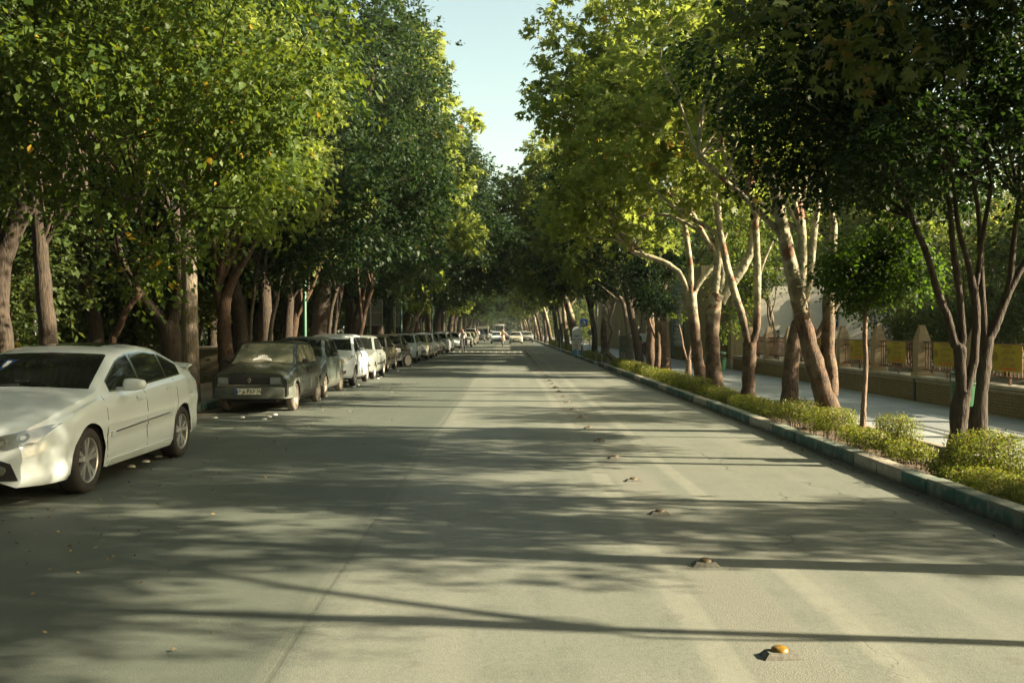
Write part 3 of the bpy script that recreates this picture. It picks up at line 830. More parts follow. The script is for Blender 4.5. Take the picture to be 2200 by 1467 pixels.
# round headed sapling
cx = GX(1872, 14.4)
tree('elm_sapling', 'slim young tree with a round dark crown before the yellow banners', baseof(1855, 14.4),
     [pl(14.4, [(1855, 932, 12), (1858, 860, 11), (1862, 780, 10), (1859, 730, 10), (1862, 670, 10), (1864, 640, 8), (1866, 560, 6)])],
     [(cx, 14.4, 2.62, .76, .72, .58), (cx - .30, 14.2, 2.5, .42, .45, .40), (cx + .42, 14.4, 2.55, .36, .4, .38)],
     22000, 'elm', .072, M['leaf_sapling'], M['bark_young'], 13, droop=.35, boughs=14, per=1.8, tw=.18, sides=10, flare=1.1)
# leaning twin trunk plane
tree('plane_tree', 'leaning plane tree with twin trunks crossing in front of the stucco house', baseof(1783, 15.4),
     [pl(15.4, [(1783, 916, 54), (1780, 880, 54), (1766, 826, 44), (1740, 740, 38), (1720, 662, 34), (1704, 594, 31), (1689, 525, 29), (1676, 460, 26), (1655, 370, 20)]),
      pl(15.4, [(1786, 850, 34), (1786, 800, 31), (1780, 754, 29), (1781, 690, 27), (1781, 640, 25), (1788, 570, 20), (1792, 480, 14)]),
      pl(15.4, [(1790, 680, 10), (1798, 655, 9), (1807, 640, 8)]),
      pl(15.4, [(1692, 530, 17), (1670, 495, 15), (1640, 465, 14), (1600, 425, 12), (1560, 392, 10), (1500, 340, 7)])],
     [(3.6, 16.4, 5.9, 1.8, 1.6, 1.6), (5.0, 16.6, 6.6, 1.8, 1.6, 1.6)], 7000, 'plane', .17, PLN, M['bark_plane'], 14, droop=.3, boughs=14, rough=.09)
tree('plane_tree', 'mottled plane tree right behind the leaning twin trunk', baseof(1697, 19.6),
     [pl(19.6, [(1697, 868, 34), (1700, 800, 33), (1705, 750, 31), (1716, 690, 27)]),
      pl(19.6, [(1716, 690, 20), (1723, 590, 22), (1723, 500, 20), (1710, 400, 15)]),
      pl(19.6, [(1716, 700, 16), (1732, 640, 16), (1742, 585, 16), (1747, 520, 15), (1760, 420, 10)]),
      pl(19.6, [(1712, 760, 14), (1740, 742, 12), (1768, 700, 12), (1790, 640, 10)])],
     [(5.6, 20.4, 7.0, 2.4, 2.0, 2.2), (4.0, 20.0, 6.0, 1.8, 1.6, 1.5)], 7500, 'plane', .18, PLN, M['bark_plane'], 15, droop=.3, boughs=14, rough=.08)
tree('plane_tree', 'plane tree whose two straight pale limbs make a V above a short brown trunk', baseof(1608, 21.6),
     [pl(21.6, [(1608, 854, 28), (1610, 780, 27), (1612, 736, 30)]),
      pl(21.6, [(1609, 742, 18), (1598, 690, 17), (1580, 635, 17), (1560, 563, 16), (1549, 508, 14), (1536, 420, 11), (1520, 330, 8)]),
      pl(21.6, [(1614, 742, 18), (1626, 708, 16), (1628, 627, 16), (1626, 542, 15), (1622, 470, 14), (1612, 380, 10)]),
      pl(21.6, [(1630, 600, 7), (1640, 565, 7), (1660, 518, 6)])],
     [(4.6, 22.4, 7.6, 2.4, 2.2, 2.2), (3.2, 22.0, 6.0, 1.8, 1.7, 1.5), (5.6, 22.6, 5.4, 1.3, 1.2, .9), (4.4, 22.6, 5.3, 1.3, 1.1, .8)], 8500, 'plane', .18, PLN, M['bark_plane'], 16, droop=.3, boughs=16, rough=.12)
tree('plane_tree', 'thickest plane tree, red-brown trunk forking into three pale limbs', baseof(1537, 25.0),
     [pl(25.0, [(1537, 838, 36), (1533, 780, 32), (1530, 720, 30), (1534, 660, 32), (1541, 632, 36)]),
      pl(25.0, [(1536, 650, 24), (1540, 590, 19), (1545, 525, 18), (1538, 410, 14), (1520, 300, 9)]),
      pl(25.0, [(1548, 650, 22), (1572, 610, 21), (1597, 573, 20), (1617, 525, 19), (1625, 455, 15), (1640, 360, 9)]),
      pl(25.0, [(1542, 640, 18), (1552, 600, 15), (1548, 565, 14), (1521, 520, 13), (1498, 480, 12), (1476, 436, 10), (1440, 360, 7)])],
     [(5.0, 25.6, 8.8, 2.6, 2.4, 2.6), (2.8, 25.0, 7.4, 2.0, 2.0, 1.8), (3.9, 25.8, 5.2, 1.7, 1.5, 1.1), (2.6, 25.4, 5.4, 1.5, 1.5, 1.1), (5.6, 25.8, 6.0, 1.6, 1.5, 1.2)], 10000, 'plane', .19, PLN, M['bark_plane'], 17, droop=.3, boughs=18, rough=.12)
tree('plane_tree', 'plane tree with a limb sweeping left over the road, beside the thickest trunk', baseof(1510, 26.6),
     [pl(26.6, [(1510, 826, 25), (1500, 780, 25), (1493, 715, 23), (1486, 650, 23), (1484, 626, 25)]),
      pl(26.6, [(1480, 632, 14), (1463, 592, 13), (1444, 574, 12), (1424, 562, 12), (1386, 549, 11), (1356, 538, 9), (1320, 500, 6)]),
      pl(26.6, [(1484, 640, 14), (1484, 587, 13), (1477, 525, 12), (1467, 470, 12), (1440, 370, 9), (1400, 250, 7)]),
      pl(26.6, [(1488, 640, 13), (1500, 612, 12), (1520, 585, 11), (1537, 562, 10), (1560, 500, 8)])],
     [(2.9, 26.6, 7.2, 2.0, 2.2, 2.2), (1.75, 26.4, 8.8, 1.25, 1.6, 1.5), (2.3, 26.8, 5.2, 1.5, 1.7, 1.1), (3.4, 26.6, 10.2, 2.0, 2, 1.6), (3.5, 27.4, 4.6, 1.3, 1.3, .8)], 13000, 'plane', .19, PLN, M['bark_plane'], 18, droop=.35, boughs=34, rough=.12)
b_ = baseof(1478, 30.5)
tree('bare_sapling', 'small bare Y-forked stump with three thin pale shoots before the brick building', b_,
     [pl(30.5, [(1478, 815, 13), (1480, 785, 11), (1479, 772, 12)]), pl(30.5, [(1477, 775, 6), (1468, 745, 5), (1465, 725, 4.5), (1459, 698, 3.5)]),
      pl(30.5, [(1479, 775, 6), (1484, 745, 5), (1486, 724, 4.5), (1484, 705, 3)]), pl(30.5, [(1480, 772, 5), (1487, 760, 4.5), (1492, 752, 4)])],
     [(GX(1461, 30.5), 30.5, 2.05, .12, .12, .16)], 60, 'elm', .12, OVA, M['bark_young'], 19, droop=.2, boughs=0, tw=.1, flare=1.2)
def elm_g(label, px, Z, trunk, ctr, rr, n, seed, lean=None, leaf=None):
    bp = baseof(px, Z)
    return tree('elm_tree', label, bp, [trunk], [(ctr[0], ctr[1], ctr[2], *rr)], n, 'elm', .13, leaf or ELM, M['bark_plane'], seed, droop=.25, boughs=10, per=1.2)
elm_g('tree with a reddish straight trunk under a round dark crown, right of its darker neighbour', 1430, 33.5, pl(33.5, [(1431, 805, 22), (1431, 760, 20), (1427, 700, 19), (1426, 670, 18), (1430, 640, 12)]), (GX(1428, 33.5), 33.5, 3.15), (.95, .9, .85), 8500, 20)
elm_g('thin straight brown trunk in the tight group of three', 1413, 34.5, pl(34.5, [(1413, 802, 14), (1414, 740, 13), (1413, 670, 13), (1412, 620, 10)]), (GX(1415, 34.5), 34.6, 4.6), (1.2, 1.1, 1.0), 6000, 21)
elm_g('leftmost trunk of the tight group of three, bending left as it rises', 1398, 35.5, pl(35.5, [(1400, 800, 21), (1397, 750, 18), (1399, 710, 17), (1395, 658, 14), (1390, 625, 12), (1376, 600, 12), (1373, 560, 10)]), (GX(1378, 35.5), 35.6, 5.4), (1.5, 1.4, 1.4), 8000, 22)
tree('plane_tree', 'grey Y-shaped tree in front of the dark green cabinet', baseof(1354, 42.5),
     [pl(42.5, [(1354, 783, 17), (1353, 750, 15), (1355, 728, 17)]),
      pl(42.5, [(1352, 732, 11), (1347, 700, 9), (1340, 655, 9), (1326, 625, 8), (1324, 580, 7)]),
      pl(42.5, [(1357, 732, 10), (1370, 716, 9), (1381, 696, 8), (1380, 640, 8), (1376, 590, 7)])],
     [(4.8, 42.5, 6.5, 2.6, 2.4, 2.2), (3.4, 42.5, 4.9, 1.5, 1.6, 1.0)], 6500, 'plane', .22, PLN, M['bark_pale'], 23, droop=.3, boughs=10)
tree('leaning_tree', 'crooked tree with a fallen-looking lower trunk leaning to the left behind the kerb end', baseof(1334, 44.5),
     [pl(44.5, [(1334, 782, 11), (1318, 770, 11), (1303, 757, 11)]), pl(44.5, [(1303, 757, 9), (1310, 735, 8), (1316, 712, 8), (1309, 690, 8), (1318, 660, 6), (1322, 620, 5)])],
     [(GX(1318, 44.5), 44.5, 4.6, 1.4, 1.3, 1.2)], 5000, 'elm', .15, M['leaf_elm_row'], M['bark_pale'], 24, droop=.3, boughs=8)
tree('lit_tree', 'bright sunlit leafy tree hanging over the fence end before the brick wall', (9.15, 33.0, 0),
     [[(9.15, 33, 0, .09), (9.1, 33, 1.2, .08), (8.9, 33, 2.4, .07), (8.6, 33, 3.8, .05)]],
     [(GX(1600, 32.5), 32.5, 3.5, 1.0, .9, 1.1), (GX(1562, 32.5), 32.6, 2.35, .55, .7, .85), (GX(1635, 32.5), 32.8, 3.75, 1.0, .8, .8), (GX(1610, 32.5), 33, 5.6, 1.5, 1.3, 1.0)], 9500, 'elm', .13, OVA, M['bark_pale'], 25, droop=.4, boughs=8, per=1.6)
# the plane reaches in from outside the frame, the rest are added for shade
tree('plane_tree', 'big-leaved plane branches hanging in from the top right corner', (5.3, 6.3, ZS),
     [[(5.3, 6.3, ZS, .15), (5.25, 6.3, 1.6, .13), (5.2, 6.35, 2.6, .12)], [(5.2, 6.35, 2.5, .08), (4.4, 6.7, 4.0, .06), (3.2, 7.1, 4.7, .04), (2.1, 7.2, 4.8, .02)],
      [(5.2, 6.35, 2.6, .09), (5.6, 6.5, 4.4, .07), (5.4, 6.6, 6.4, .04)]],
     [(2.75, 7.4, 4.25, 1.15, .9, .42), (4.6, 6.8, 5.1, 1.7, 1.6, 1.1), (5.8, 6.0, 5.2, 1.4, 1.5, 1.2)], 8500, 'plane', .115, M['leaf_plane_shaded'], M['bark_plane'], 26, droop=.3, boughs=30)
tree('elm_tree', 'dark elm added outside the frame so its crown shades the near road', (5.2, 2.4, ZS),
     [[(5.2, 2.4, ZS, .15), (5.25, 2.4, 1.8, .13), (5.2, 2.4, 2.8, .12)], [(5.2, 2.4, 2.7, .08), (4.2, 2.6, 4.2, .05), (3.4, 2.6, 5.0, .03)], [(5.2, 2.4, 2.8, .08), (5.7, 2.7, 4.5, .05), (6.2, 2.9, 5.8, .03)]],
     [(4.4, 2.6, 5.0, 1.9, 1.5, 1.1), (5.9, 2.4, 5.6, 1.8, 1.6, 1.5)], 24000, 'elm', .12, ELM, M['bark_elm'], 27, boughs=16)  # unseen crown added to darken the left of the near road
tree('bare_sapling', 'thin stem added outside the frame to cast the long narrow shadow', (4.9, 4.75, ZS),
     [[(4.9, 4.75, ZS, .028), (4.92, 4.75, 1.2, .025), (4.9, 4.74, 2.3, .022), (4.88, 4.75, 3.3, .015)]], [(4.88, 4.75, 3.4, .5, .5, .5)], 600, 'elm', .06, ELM, M['bark_young'], 28, boughs=4, tw=.15)  # unseen stem added only for its thin shadow
for i, (xx, yy, hh) in enumerate(((4.9, 8.9, 2.4), (5.1, 9.55, 2.9), (5.0, 13.1, 2.6), (4.95, 17.0, 2.8))):
    pass

tree('elm_tree', 'dark elm added just outside the right frame edge to shade the white sedan', (6.0, 8.7, ZP),
     [[(6.0, 8.7, ZP, .07), (6.05, 8.7, 1.8, .06), (6.0, 8.7, 2.8, .055)], [(6.0, 8.7, 2.7, .08), (5.6, 8.8, 4.6, .05), (5.3, 8.8, 6.4, .03)], [(6.0, 8.7, 2.8, .08), (6.6, 8.9, 5.0, .05), (7.0, 9.0, 7.0, .03)]],
     [(6.5, 8.9, 4.7, 1.6, 1.8, 1.2), (7.2, 8.4, 3.7, .9, 1.5, .6), (6.3, 7.4, 3.2, .5, .9, .35), (6.2, 8.8, 6.7, 1.9, 2.1, 1.5), (5.6, 10.4, 6.6, 1.4, 1.3, 1.3)],
     42000, 'elm', .12, ELM, M['bark_elm'], 29, boughs=5)  # unseen tree, crown and thin trunk shaped for the shade they cast
tree('elm_tree', 'elm added outside the frame at the right to shade the road before the sedan', (5.9, 4.6, ZP),
     [[(5.9, 4.6, ZP, .055), (5.9, 4.6, 1.8, .05), (5.9, 4.6, 2.8, .045)], [(5.9, 4.6, 2.7, .08), (5.4, 4.7, 4.6, .05), (5.0, 4.8, 6.0, .03)]],
     [(6.4, 5.6, 4.9, 1.4, 1.3, .9), (7.6, 6.6, 3.6, .7, .9, .5), (5.9, 4.4, 6.0, 1.8, 2.0, 1.5), (6.0, 4.6, 7.4, 1.9, 2.0, 1.3)],
     34000, 'elm', .12, ELM, M['bark_elm'], 30, boughs=5)  # unseen tree added, its crown lowered to spread shade on the road
# ------------------------------------------------------------------ trees on the left
LB = .12
tree('leaning_tree', 'slim crooked brown tree leaning right behind the white sedan under bright leaves', (GX(243, 14.6), 14.6, LB),
     [[(GX(240, 14.6), 14.6, LB, .055)] + pl(14.6, [(243, 735, 15), (252, 715, 14), (268, 680, 14), (284, 650, 15), (299, 632, 16), (290, 608, 10), (298, 575, 8)]),
      pl(14.6, [(297, 628, 9), (285, 600, 7), (262, 560, 6), (250, 500, 5)]), pl(14.6, [(296, 610, 9), (330, 540, 8), (400, 470, 7), (470, 400, 6)]),
      pl(14.6, [(320, 560, 8), (300, 430, 8), (290, 300, 7), (250, 150, 5)])],
     [(-5.6, 13.6, 5.0, 2.2, 1.8, 1.6), (-3.9, 13.2, 5.4, 1.5, 1.6, 1.5), (-7.2, 13.0, 5.2, 1.6, 1.8, 1.6), (-3.6, 13.6, 3.95, 1.0, 1.2, .7), (-5.1, 13.4, 3.25, 1.3, 1.2, .75), (-5.3, 14.0, 2.55, .7, .5, .38),
      (-4.4, 13.4, 7.0, 2.2, 1.8, 1.4), (-6.8, 13.4, 7.2, 2.2, 1.8, 1.5), (-3.2, 13.2, 4.9, .9, 1.2, 1.0)],
     48000, 'ovate', .108, OVA, M['bark_red'], 31, droop=.55, boughs=40, tw=.55, flare=1.1)
tree('tall_tree', 'straight pale-brown trunk behind the roof of the white sedan', (GX(106, 16.5), 16.5, LB),
     [[(GX(106, 16.5), 16.5, LB, .16)] + pl(16.5, [(106, 730, 38), (98, 640, 34), (90, 520, 30), (80, 400, 28), (72, 260, 28), (66, 100, 22)]),
      pl(16.5, [(92, 540, 12), (130, 480, 10), (190, 420, 8)])],
     [(-8.2, 16.8, 7.6, 2.4, 2.2, 2.0)], 9000, 'ovate', .13, OVA, M['bark_elm'], 32, droop=.5, boughs=10, flare=1.15)
tree('curved_tree', 'big dark curved trunk at the far left edge', (GX(12, 15.6), 15.6, LB),
     [[(GX(6, 15.6), 15.6, LB, .19)] + pl(15.6, [(6, 740, 48), (-2, 660, 44), (8, 560, 42), (40, 480, 44), (62, 440, 38)]),
      pl(15.6, [(60, 445, 36), (42, 400, 32), (28, 320, 30), (20, 220, 28), (22, 100, 22)]), pl(15.6, [(5, 560, 30), (-30, 480, 28), (-60, 380, 22)])],
     [(-8.6, 15.4, 8.6, 2.2, 2.2, 1.8), (-9.8, 15.0, 4.2, 1.4, 1.4, .9)], 9500, 'ovate', .12, OVA, M['bark_elm'], 33, droop=.5, boughs=12)
tree('tall_tree', 'smooth pale straight trunk right behind the tail of the white sedan', (GX(410, 20.4), 20.4, LB),
     [[(GX(412, 20.4), 20.4, LB, .18)] + pl(20.4, [(411, 800, 36), (409, 700, 34), (408, 600, 33), (406, 500, 31), (400, 380, 26), (395, 250, 20)])],
     [(-6.6, 20.6, 6.0, 2.2, 1.8, 1.6), (-5.2, 20.0, 4.6, 1.2, 1.2, .8)], 11000, 'ovate', .12, OVA, M['bark_pale'], 34, droop=.5, boughs=14, flare=1.1, rough=.04)
tree('forked_tree', 'dark forked trunk just left of the smooth pale trunk', (GX(372, 22.6), 22.6, LB),
     [[(GX(374, 22.6), 22.6, LB, .26)] + pl(22.6, [(373, 780, 46), (366, 720, 44), (362, 690, 44)]),
      pl(22.6, [(358, 700, 30), (335, 670, 26), (308, 640, 24), (280, 600, 20), (250, 520, 16)]), pl(22.6, [(368, 700, 30), (384, 650, 26), (388, 590, 24), (380, 480, 20), (370, 350, 14)])],
     [(-8.2, 23, 6.8, 2.6, 2.4, 2.2)], 9000, 'elm', .14, M['leaf_elm_row'], M['bark_elm'], 35, boughs=10)
tree('curved_tree', 'dark red-barked trunk bending right at the top behind the dirty green hatchback', (GX(487, 25.0), 25.0, LB),
     [[(GX(492, 25), 25.0, LB, .24)] + pl(25.0, [(490, 790, 38), (484, 740, 32), (482, 690, 27), (485, 650, 24), (495, 615, 20), (512, 585, 15), (532, 555, 11), (550, 520, 8)]),
      pl(25.0, [(480, 690, 20), (468, 620, 18), (462, 520, 15), (460, 400, 12)])],
     [(-6.8, 25.4, 7.4, 2.4, 2.4, 2.4), (-5.8, 25, 5.0, 1.5, 1.5, 1.0)], 12000, 'plane', .16, PLN, M['bark_red'], 36, boughs=12)
for i, (px, Z, pts, lb) in enumerate((
        (556, 29.0, [(538, 735, 8), (540, 690, 7), (545, 640, 6), (556, 560, 4)], 'very thin pale stem behind the roof of the dirty green hatchback'),
        (590, 29.0, [(580, 740, 10), (585, 690, 9), (596, 640, 9), (602, 600, 8), (620, 540, 6)], 'thin wavy greenish stem left of the pair of dark trunks'),
        (617, 30.5, [(617, 735, 22), (622, 650, 20), (626, 560, 17), (630, 470, 13)], 'straight dark trunk just left of the nearest green lamp post'),
        (628, 31.5, [(627, 735, 20), (634, 690, 17), (643, 640, 15), (650, 580, 11)], 'brown trunk leaning right onto the nearest green lamp post'),
        (706, 36.0, [(706, 730, 9), (712, 670, 8), (722, 630, 7), (738, 580, 5)], 'thin brown stem leaning right behind the white hatchback'),
        (720, 37.0, [(718, 730, 9), (722, 690, 8), (732, 640, 7), (740, 590, 5)], 'second thin brown stem leaning right behind the white hatchback'),
        (776, 42.5, [(772, 725, 13), (778, 700, 12), (784, 670, 10), (800, 620, 8)], 'orange-lit stub trunk left of the billboard backs'),
        (890, 60.0, [(884, 712, 12), (888, 695, 11), (891, 680, 11)], 'pale Y-forked tree by the second green lamp post'))):
    limbs = [[(GX(pts[0][0], Z), Z, LB, pts[0][2] * Z / F / 1.8)] + pl(Z, pts)]
    bl = [(GX(pts[-1][0], Z), Z, 6.2 + .15 * i, 2.0, 1.8, 1.6)]; nl = 5000
    if i == 7:
        limbs += [pl(Z, [(890, 686, 8), (880, 668, 6), (874, 640, 5)]), pl(Z, [(892, 684, 7), (900, 676, 6), (908, 668, 4)])]
        bl = [(GX(888, Z), Z, 3.9, 1.0, .9, .9), (GX(900, Z), Z, 5.2, 1.5, 1.3, .9)]; nl = 6000
    tree('thin_tree', lb, (limbs[0][0][0], Z, LB), limbs, bl, nl, 'ovate' if i == 7 else 'elm', .17, OVA if i == 7 else M['leaf_elm_row'], (M['bark_pale'], M['bark_pale'], M['bark_elm'], M['bark_red'], M['bark_elm'], M['bark_elm'], M['bark_red'], M['bark_pale'])[i], 40 + i, boughs=6, flare=1.1)

# tall dense elms of the left row: one is built, the others copy it
def std_limbs(h0, h, r, seed, spread=1.6):
    rr = random.Random(seed)
    L = [[(0, 0, 0, r), (rr.uniform(-.1, .1), rr.uniform(-.1, .1), h0 * .5, r * .85), (rr.uniform(-.2, .2), rr.uniform(-.2, .2), h0, r * .75)]]
    tip = L[0][-1]
    for k in range(5):
        a = k * 1.26 + rr.uniform(-.3, .3); s = spread * rr.uniform(.7, 1.2)
        L.append([(tip[0], tip[1], h0 - .2, r * .5), (tip[0] + math.cos(a) * s * .4, tip[1] + math.sin(a) * s * .4, h0 + (h - h0) * .25, r * .38), (math.cos(a) * s, math.sin(a) * s, h0 + (h - h0) * .55, r * .25), (math.cos(a) * s * 1.3, math.sin(a) * s * 1.3, h0 + (h - h0) * .8, r * .1)])
    return L
G_L = 'elms of the dense row along the left pavement'
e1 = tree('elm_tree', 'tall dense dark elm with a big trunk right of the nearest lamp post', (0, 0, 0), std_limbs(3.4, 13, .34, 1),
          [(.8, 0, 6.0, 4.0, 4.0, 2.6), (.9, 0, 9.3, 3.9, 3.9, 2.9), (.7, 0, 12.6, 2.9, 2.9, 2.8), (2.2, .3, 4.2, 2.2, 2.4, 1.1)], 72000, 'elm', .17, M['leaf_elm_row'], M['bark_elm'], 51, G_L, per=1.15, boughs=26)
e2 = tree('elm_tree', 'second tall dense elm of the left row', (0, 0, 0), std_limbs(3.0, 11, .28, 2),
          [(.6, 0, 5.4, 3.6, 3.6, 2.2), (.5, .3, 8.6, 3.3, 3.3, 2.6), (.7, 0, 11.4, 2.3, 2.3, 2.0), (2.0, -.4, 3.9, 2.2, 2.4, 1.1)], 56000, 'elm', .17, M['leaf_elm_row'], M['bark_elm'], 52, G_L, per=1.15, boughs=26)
def over_limbs():
    L = [[(0, 0, 0, .32), (.1, 0, 1.7, .27), (.5, 0, 3.2, .24), (1.0, 0, 4.4, .2)]]
    for a, b_, c_, d_ in ((2.6, .2, 6.4, .1), (3.6, -1.2, 8.0, .06), (1.4, .8, 8.4, .1), (2.6, 1.4, 10.2, .06), (-.6, -.6, 7.4, .09)):
        L.append([(1.0, 0, 4.2, .14), ((a + 1) / 2, b_ / 2, (c_ + 4.2) / 2, .12), (a, b_, c_, d_)])
    return L
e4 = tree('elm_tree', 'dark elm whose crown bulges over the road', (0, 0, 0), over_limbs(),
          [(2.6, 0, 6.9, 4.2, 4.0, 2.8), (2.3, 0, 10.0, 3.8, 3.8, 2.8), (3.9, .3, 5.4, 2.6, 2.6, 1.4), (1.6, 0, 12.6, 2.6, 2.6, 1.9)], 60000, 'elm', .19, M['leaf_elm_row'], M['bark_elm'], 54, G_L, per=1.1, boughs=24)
e3 = tree('elm_tree', 'bright green tree of the left row lit at its top', (0, 0, 0), std_limbs(3.2, 12, .26, 3),
          [(.6, 0, 5.6, 3.4, 3.4, 2.4), (1.0, .2, 9.0, 3.0, 3.0, 2.8), (.8, 0, 12.0, 2.2, 2.2, 2.2)], 26000, 'plane', .28, PLN, M['bark_elm'], 53, G_L, per=1.1, boughs=20)
first = {id(e4): True, id(e1): True, id(e2): True, id(e3): True}
def put(e, x, y, rz, s, label=None, group=None, sz=None):
    if first.pop(id(e), False):
        e.location = (x, y, LB if x < 0 else ZS); e.rotation_euler = (0, 0, rz); e.scale = (s, s, sz or s)
        if label: e['label'] = label
        if group: e['group'] = group
        return e
    return copy_thing(e, (x, y, LB if x < 0 else ZS), rz, (s, s, sz or s), label, group)
put(e2, -7.9, 28.5, .3, .95, 'dense elm whose lower crown hangs over the white hatchback, lamp post in front', G_L, 1.0)
put(e1, -7.1, 37.5, .2, 1.12, 'tallest darkest elm, its crown edge cutting against the sky', G_L, 1.15)
put(e3, -8.2, 33.0, 2.0, 1.0, 'looser plane crown between the two nearest dense elms', G_L)
put(e2, -7.2, 44.5, .5, 1.0, 'dense elm behind the billboard backs', G_L, 1.15)
put(e3, -6.9, 52.0, -.2, 1.3, 'plane tree with a bright sunlit top behind the tallest elm', G_L, 1.22)
put(e4, -6.7, 62.0, .1, 1.12, 'dark elm whose round crown bulges over the middle of the road', G_L, 1.02)
put(e2, -6.8, 71.0, .3, 1.25, 'elm with a lit top just right of the bright plane tree', G_L, 1.42)
rr = random.Random(8)
FL = 'elm of the far left row beyond the cyclist'
for i, y in enumerate(list(range(77, 130, 8)) + list(range(130, 300, 13))):
    e = (e4, e2, e4, e1, e3)[i % 5]
    put(e, -7.0 + rr.uniform(-.3, .3), y + rr.uniform(-1, 1), rr.uniform(-.45, .45), rr.uniform(1.1, 1.3), FL, 'far trees of the left row', rr.uniform(1.15, 1.35))
# right row beyond the traced planes: leaning planes
def lean_limbs(seed):
    rr = random.Random(seed)
    L = [[(0, 0, 0, .20), (-.25, .1, 1.4, .17), (-.62, .0, 2.8, .15), (-.95, 0, 3.8, .12)]]
    L.append([(-.9, 0, 3.5, .09), (-1.8, .4, 5.4, .07), (-2.6, .2, 7.4, .04)]); L.append([(-.9, 0, 3.6, .09), (-.7, -.5, 6.0, .07), (-.9, -.4, 8.6, .04)]); L.append([(-.6, 0, 2.7, .08), (.5, .3, 4.5, .06), (1.2, .4, 6.6, .04)])
    return L
G_R = 'leaning planes of the far right row'
p1 = tree('plane_tree', 'nearest leaning plane behind the arched white sign board', (0, 0, 0), lean_limbs(1),
          [(-1.2, 0, 6.0, 3.0, 3.0, 2.4), (-1.4, 0, 9.0, 2.8, 2.8, 2.6), (-.8, 0, 11.5, 2.0, 2, 1.8), (-2.4, .2, 4.4, 1.6, 1.8, .8)], 20000, 'plane', .27, PLN, M['bark_plane'], 61, G_R, boughs=18)
p2 = tree('plane_tree', 'leaning plane of the far right row', (0, 0, 0), lean_limbs(2),
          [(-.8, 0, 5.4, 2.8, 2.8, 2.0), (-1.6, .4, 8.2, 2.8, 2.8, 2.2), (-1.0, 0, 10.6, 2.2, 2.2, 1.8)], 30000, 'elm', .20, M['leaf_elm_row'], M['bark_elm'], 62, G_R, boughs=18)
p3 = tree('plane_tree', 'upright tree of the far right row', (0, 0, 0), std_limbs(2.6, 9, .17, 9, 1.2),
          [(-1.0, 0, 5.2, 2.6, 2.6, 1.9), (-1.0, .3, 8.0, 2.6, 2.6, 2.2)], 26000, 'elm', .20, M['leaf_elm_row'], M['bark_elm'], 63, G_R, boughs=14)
first[id(p1)] = True; first[id(p2)] = True; first[id(p3)] = True
put(p2, 5.3, 36.0 + 2.5, .3, .85, 'dark elm crown above the tight group of three trunks', G_R, .95)
put(p1, 5.0, 49.5, 1.5, 1.0, 'plane tree standing right of the blue crossing sign', G_R, 1.0)
put(p3, 4.9, 54.8, .3, 1.05, 'dark straight tree between the crossing sign and the pale lamp column', G_R, 1.05)
put(p1, 4.75, 64.0, -.15, 1.2, 'nearest leaning plane, behind the arched white sign board', G_R, 1.12)
put(p1, 4.7, 66.5, .12, .98, 'second leaning plane, close behind the arched sign', G_R, 1.05)
for i, y in enumerate([74, 83, 90, 101, 112, 124] + list(range(138, 300, 16))):
    put((p1, p3, p2)[i % 3], 4.7 + rr.uniform(-.2, .2) - (.3 if y > 100 else 0), y, rr.uniform(-.9, .9), rr.uniform(1.0, 1.35), 'leaning plane of the far right row beyond the sign boards', 'far trees of the right row', rr.uniform(1.05, 1.25))

for (e, x, y, s_, lb) in ((e4, -6.8, -2.6, 1.25, 'left'), (e4, -6.9, 1.6, 1.12, 'left'), (e2, -8.8, 7.0, 1.1, 'left'), (e4, 6.2, -4.5, 1.2, 'right'), (e4, 6.4, -9.5, 1.3, 'right'), (e2, -6.8, -11, 1.0, 'left'), (e2, 6.6, -13, 1.0, 'right'), (e1, -6.8, -19, 1.1, 'left'), (e1, 6.6, -21, 1.1, 'right'), (e1, -12.5, 12, 1.0, 'left')):
    copy_thing(e, (x, y, .1), 3.0 if x > 0 else .15, (s_, s_, s_), 'elm added out of view to dim the sky light on the %s side' % lb, 'elms added out of view')  # unseen canopy added to cut sky light on the near road
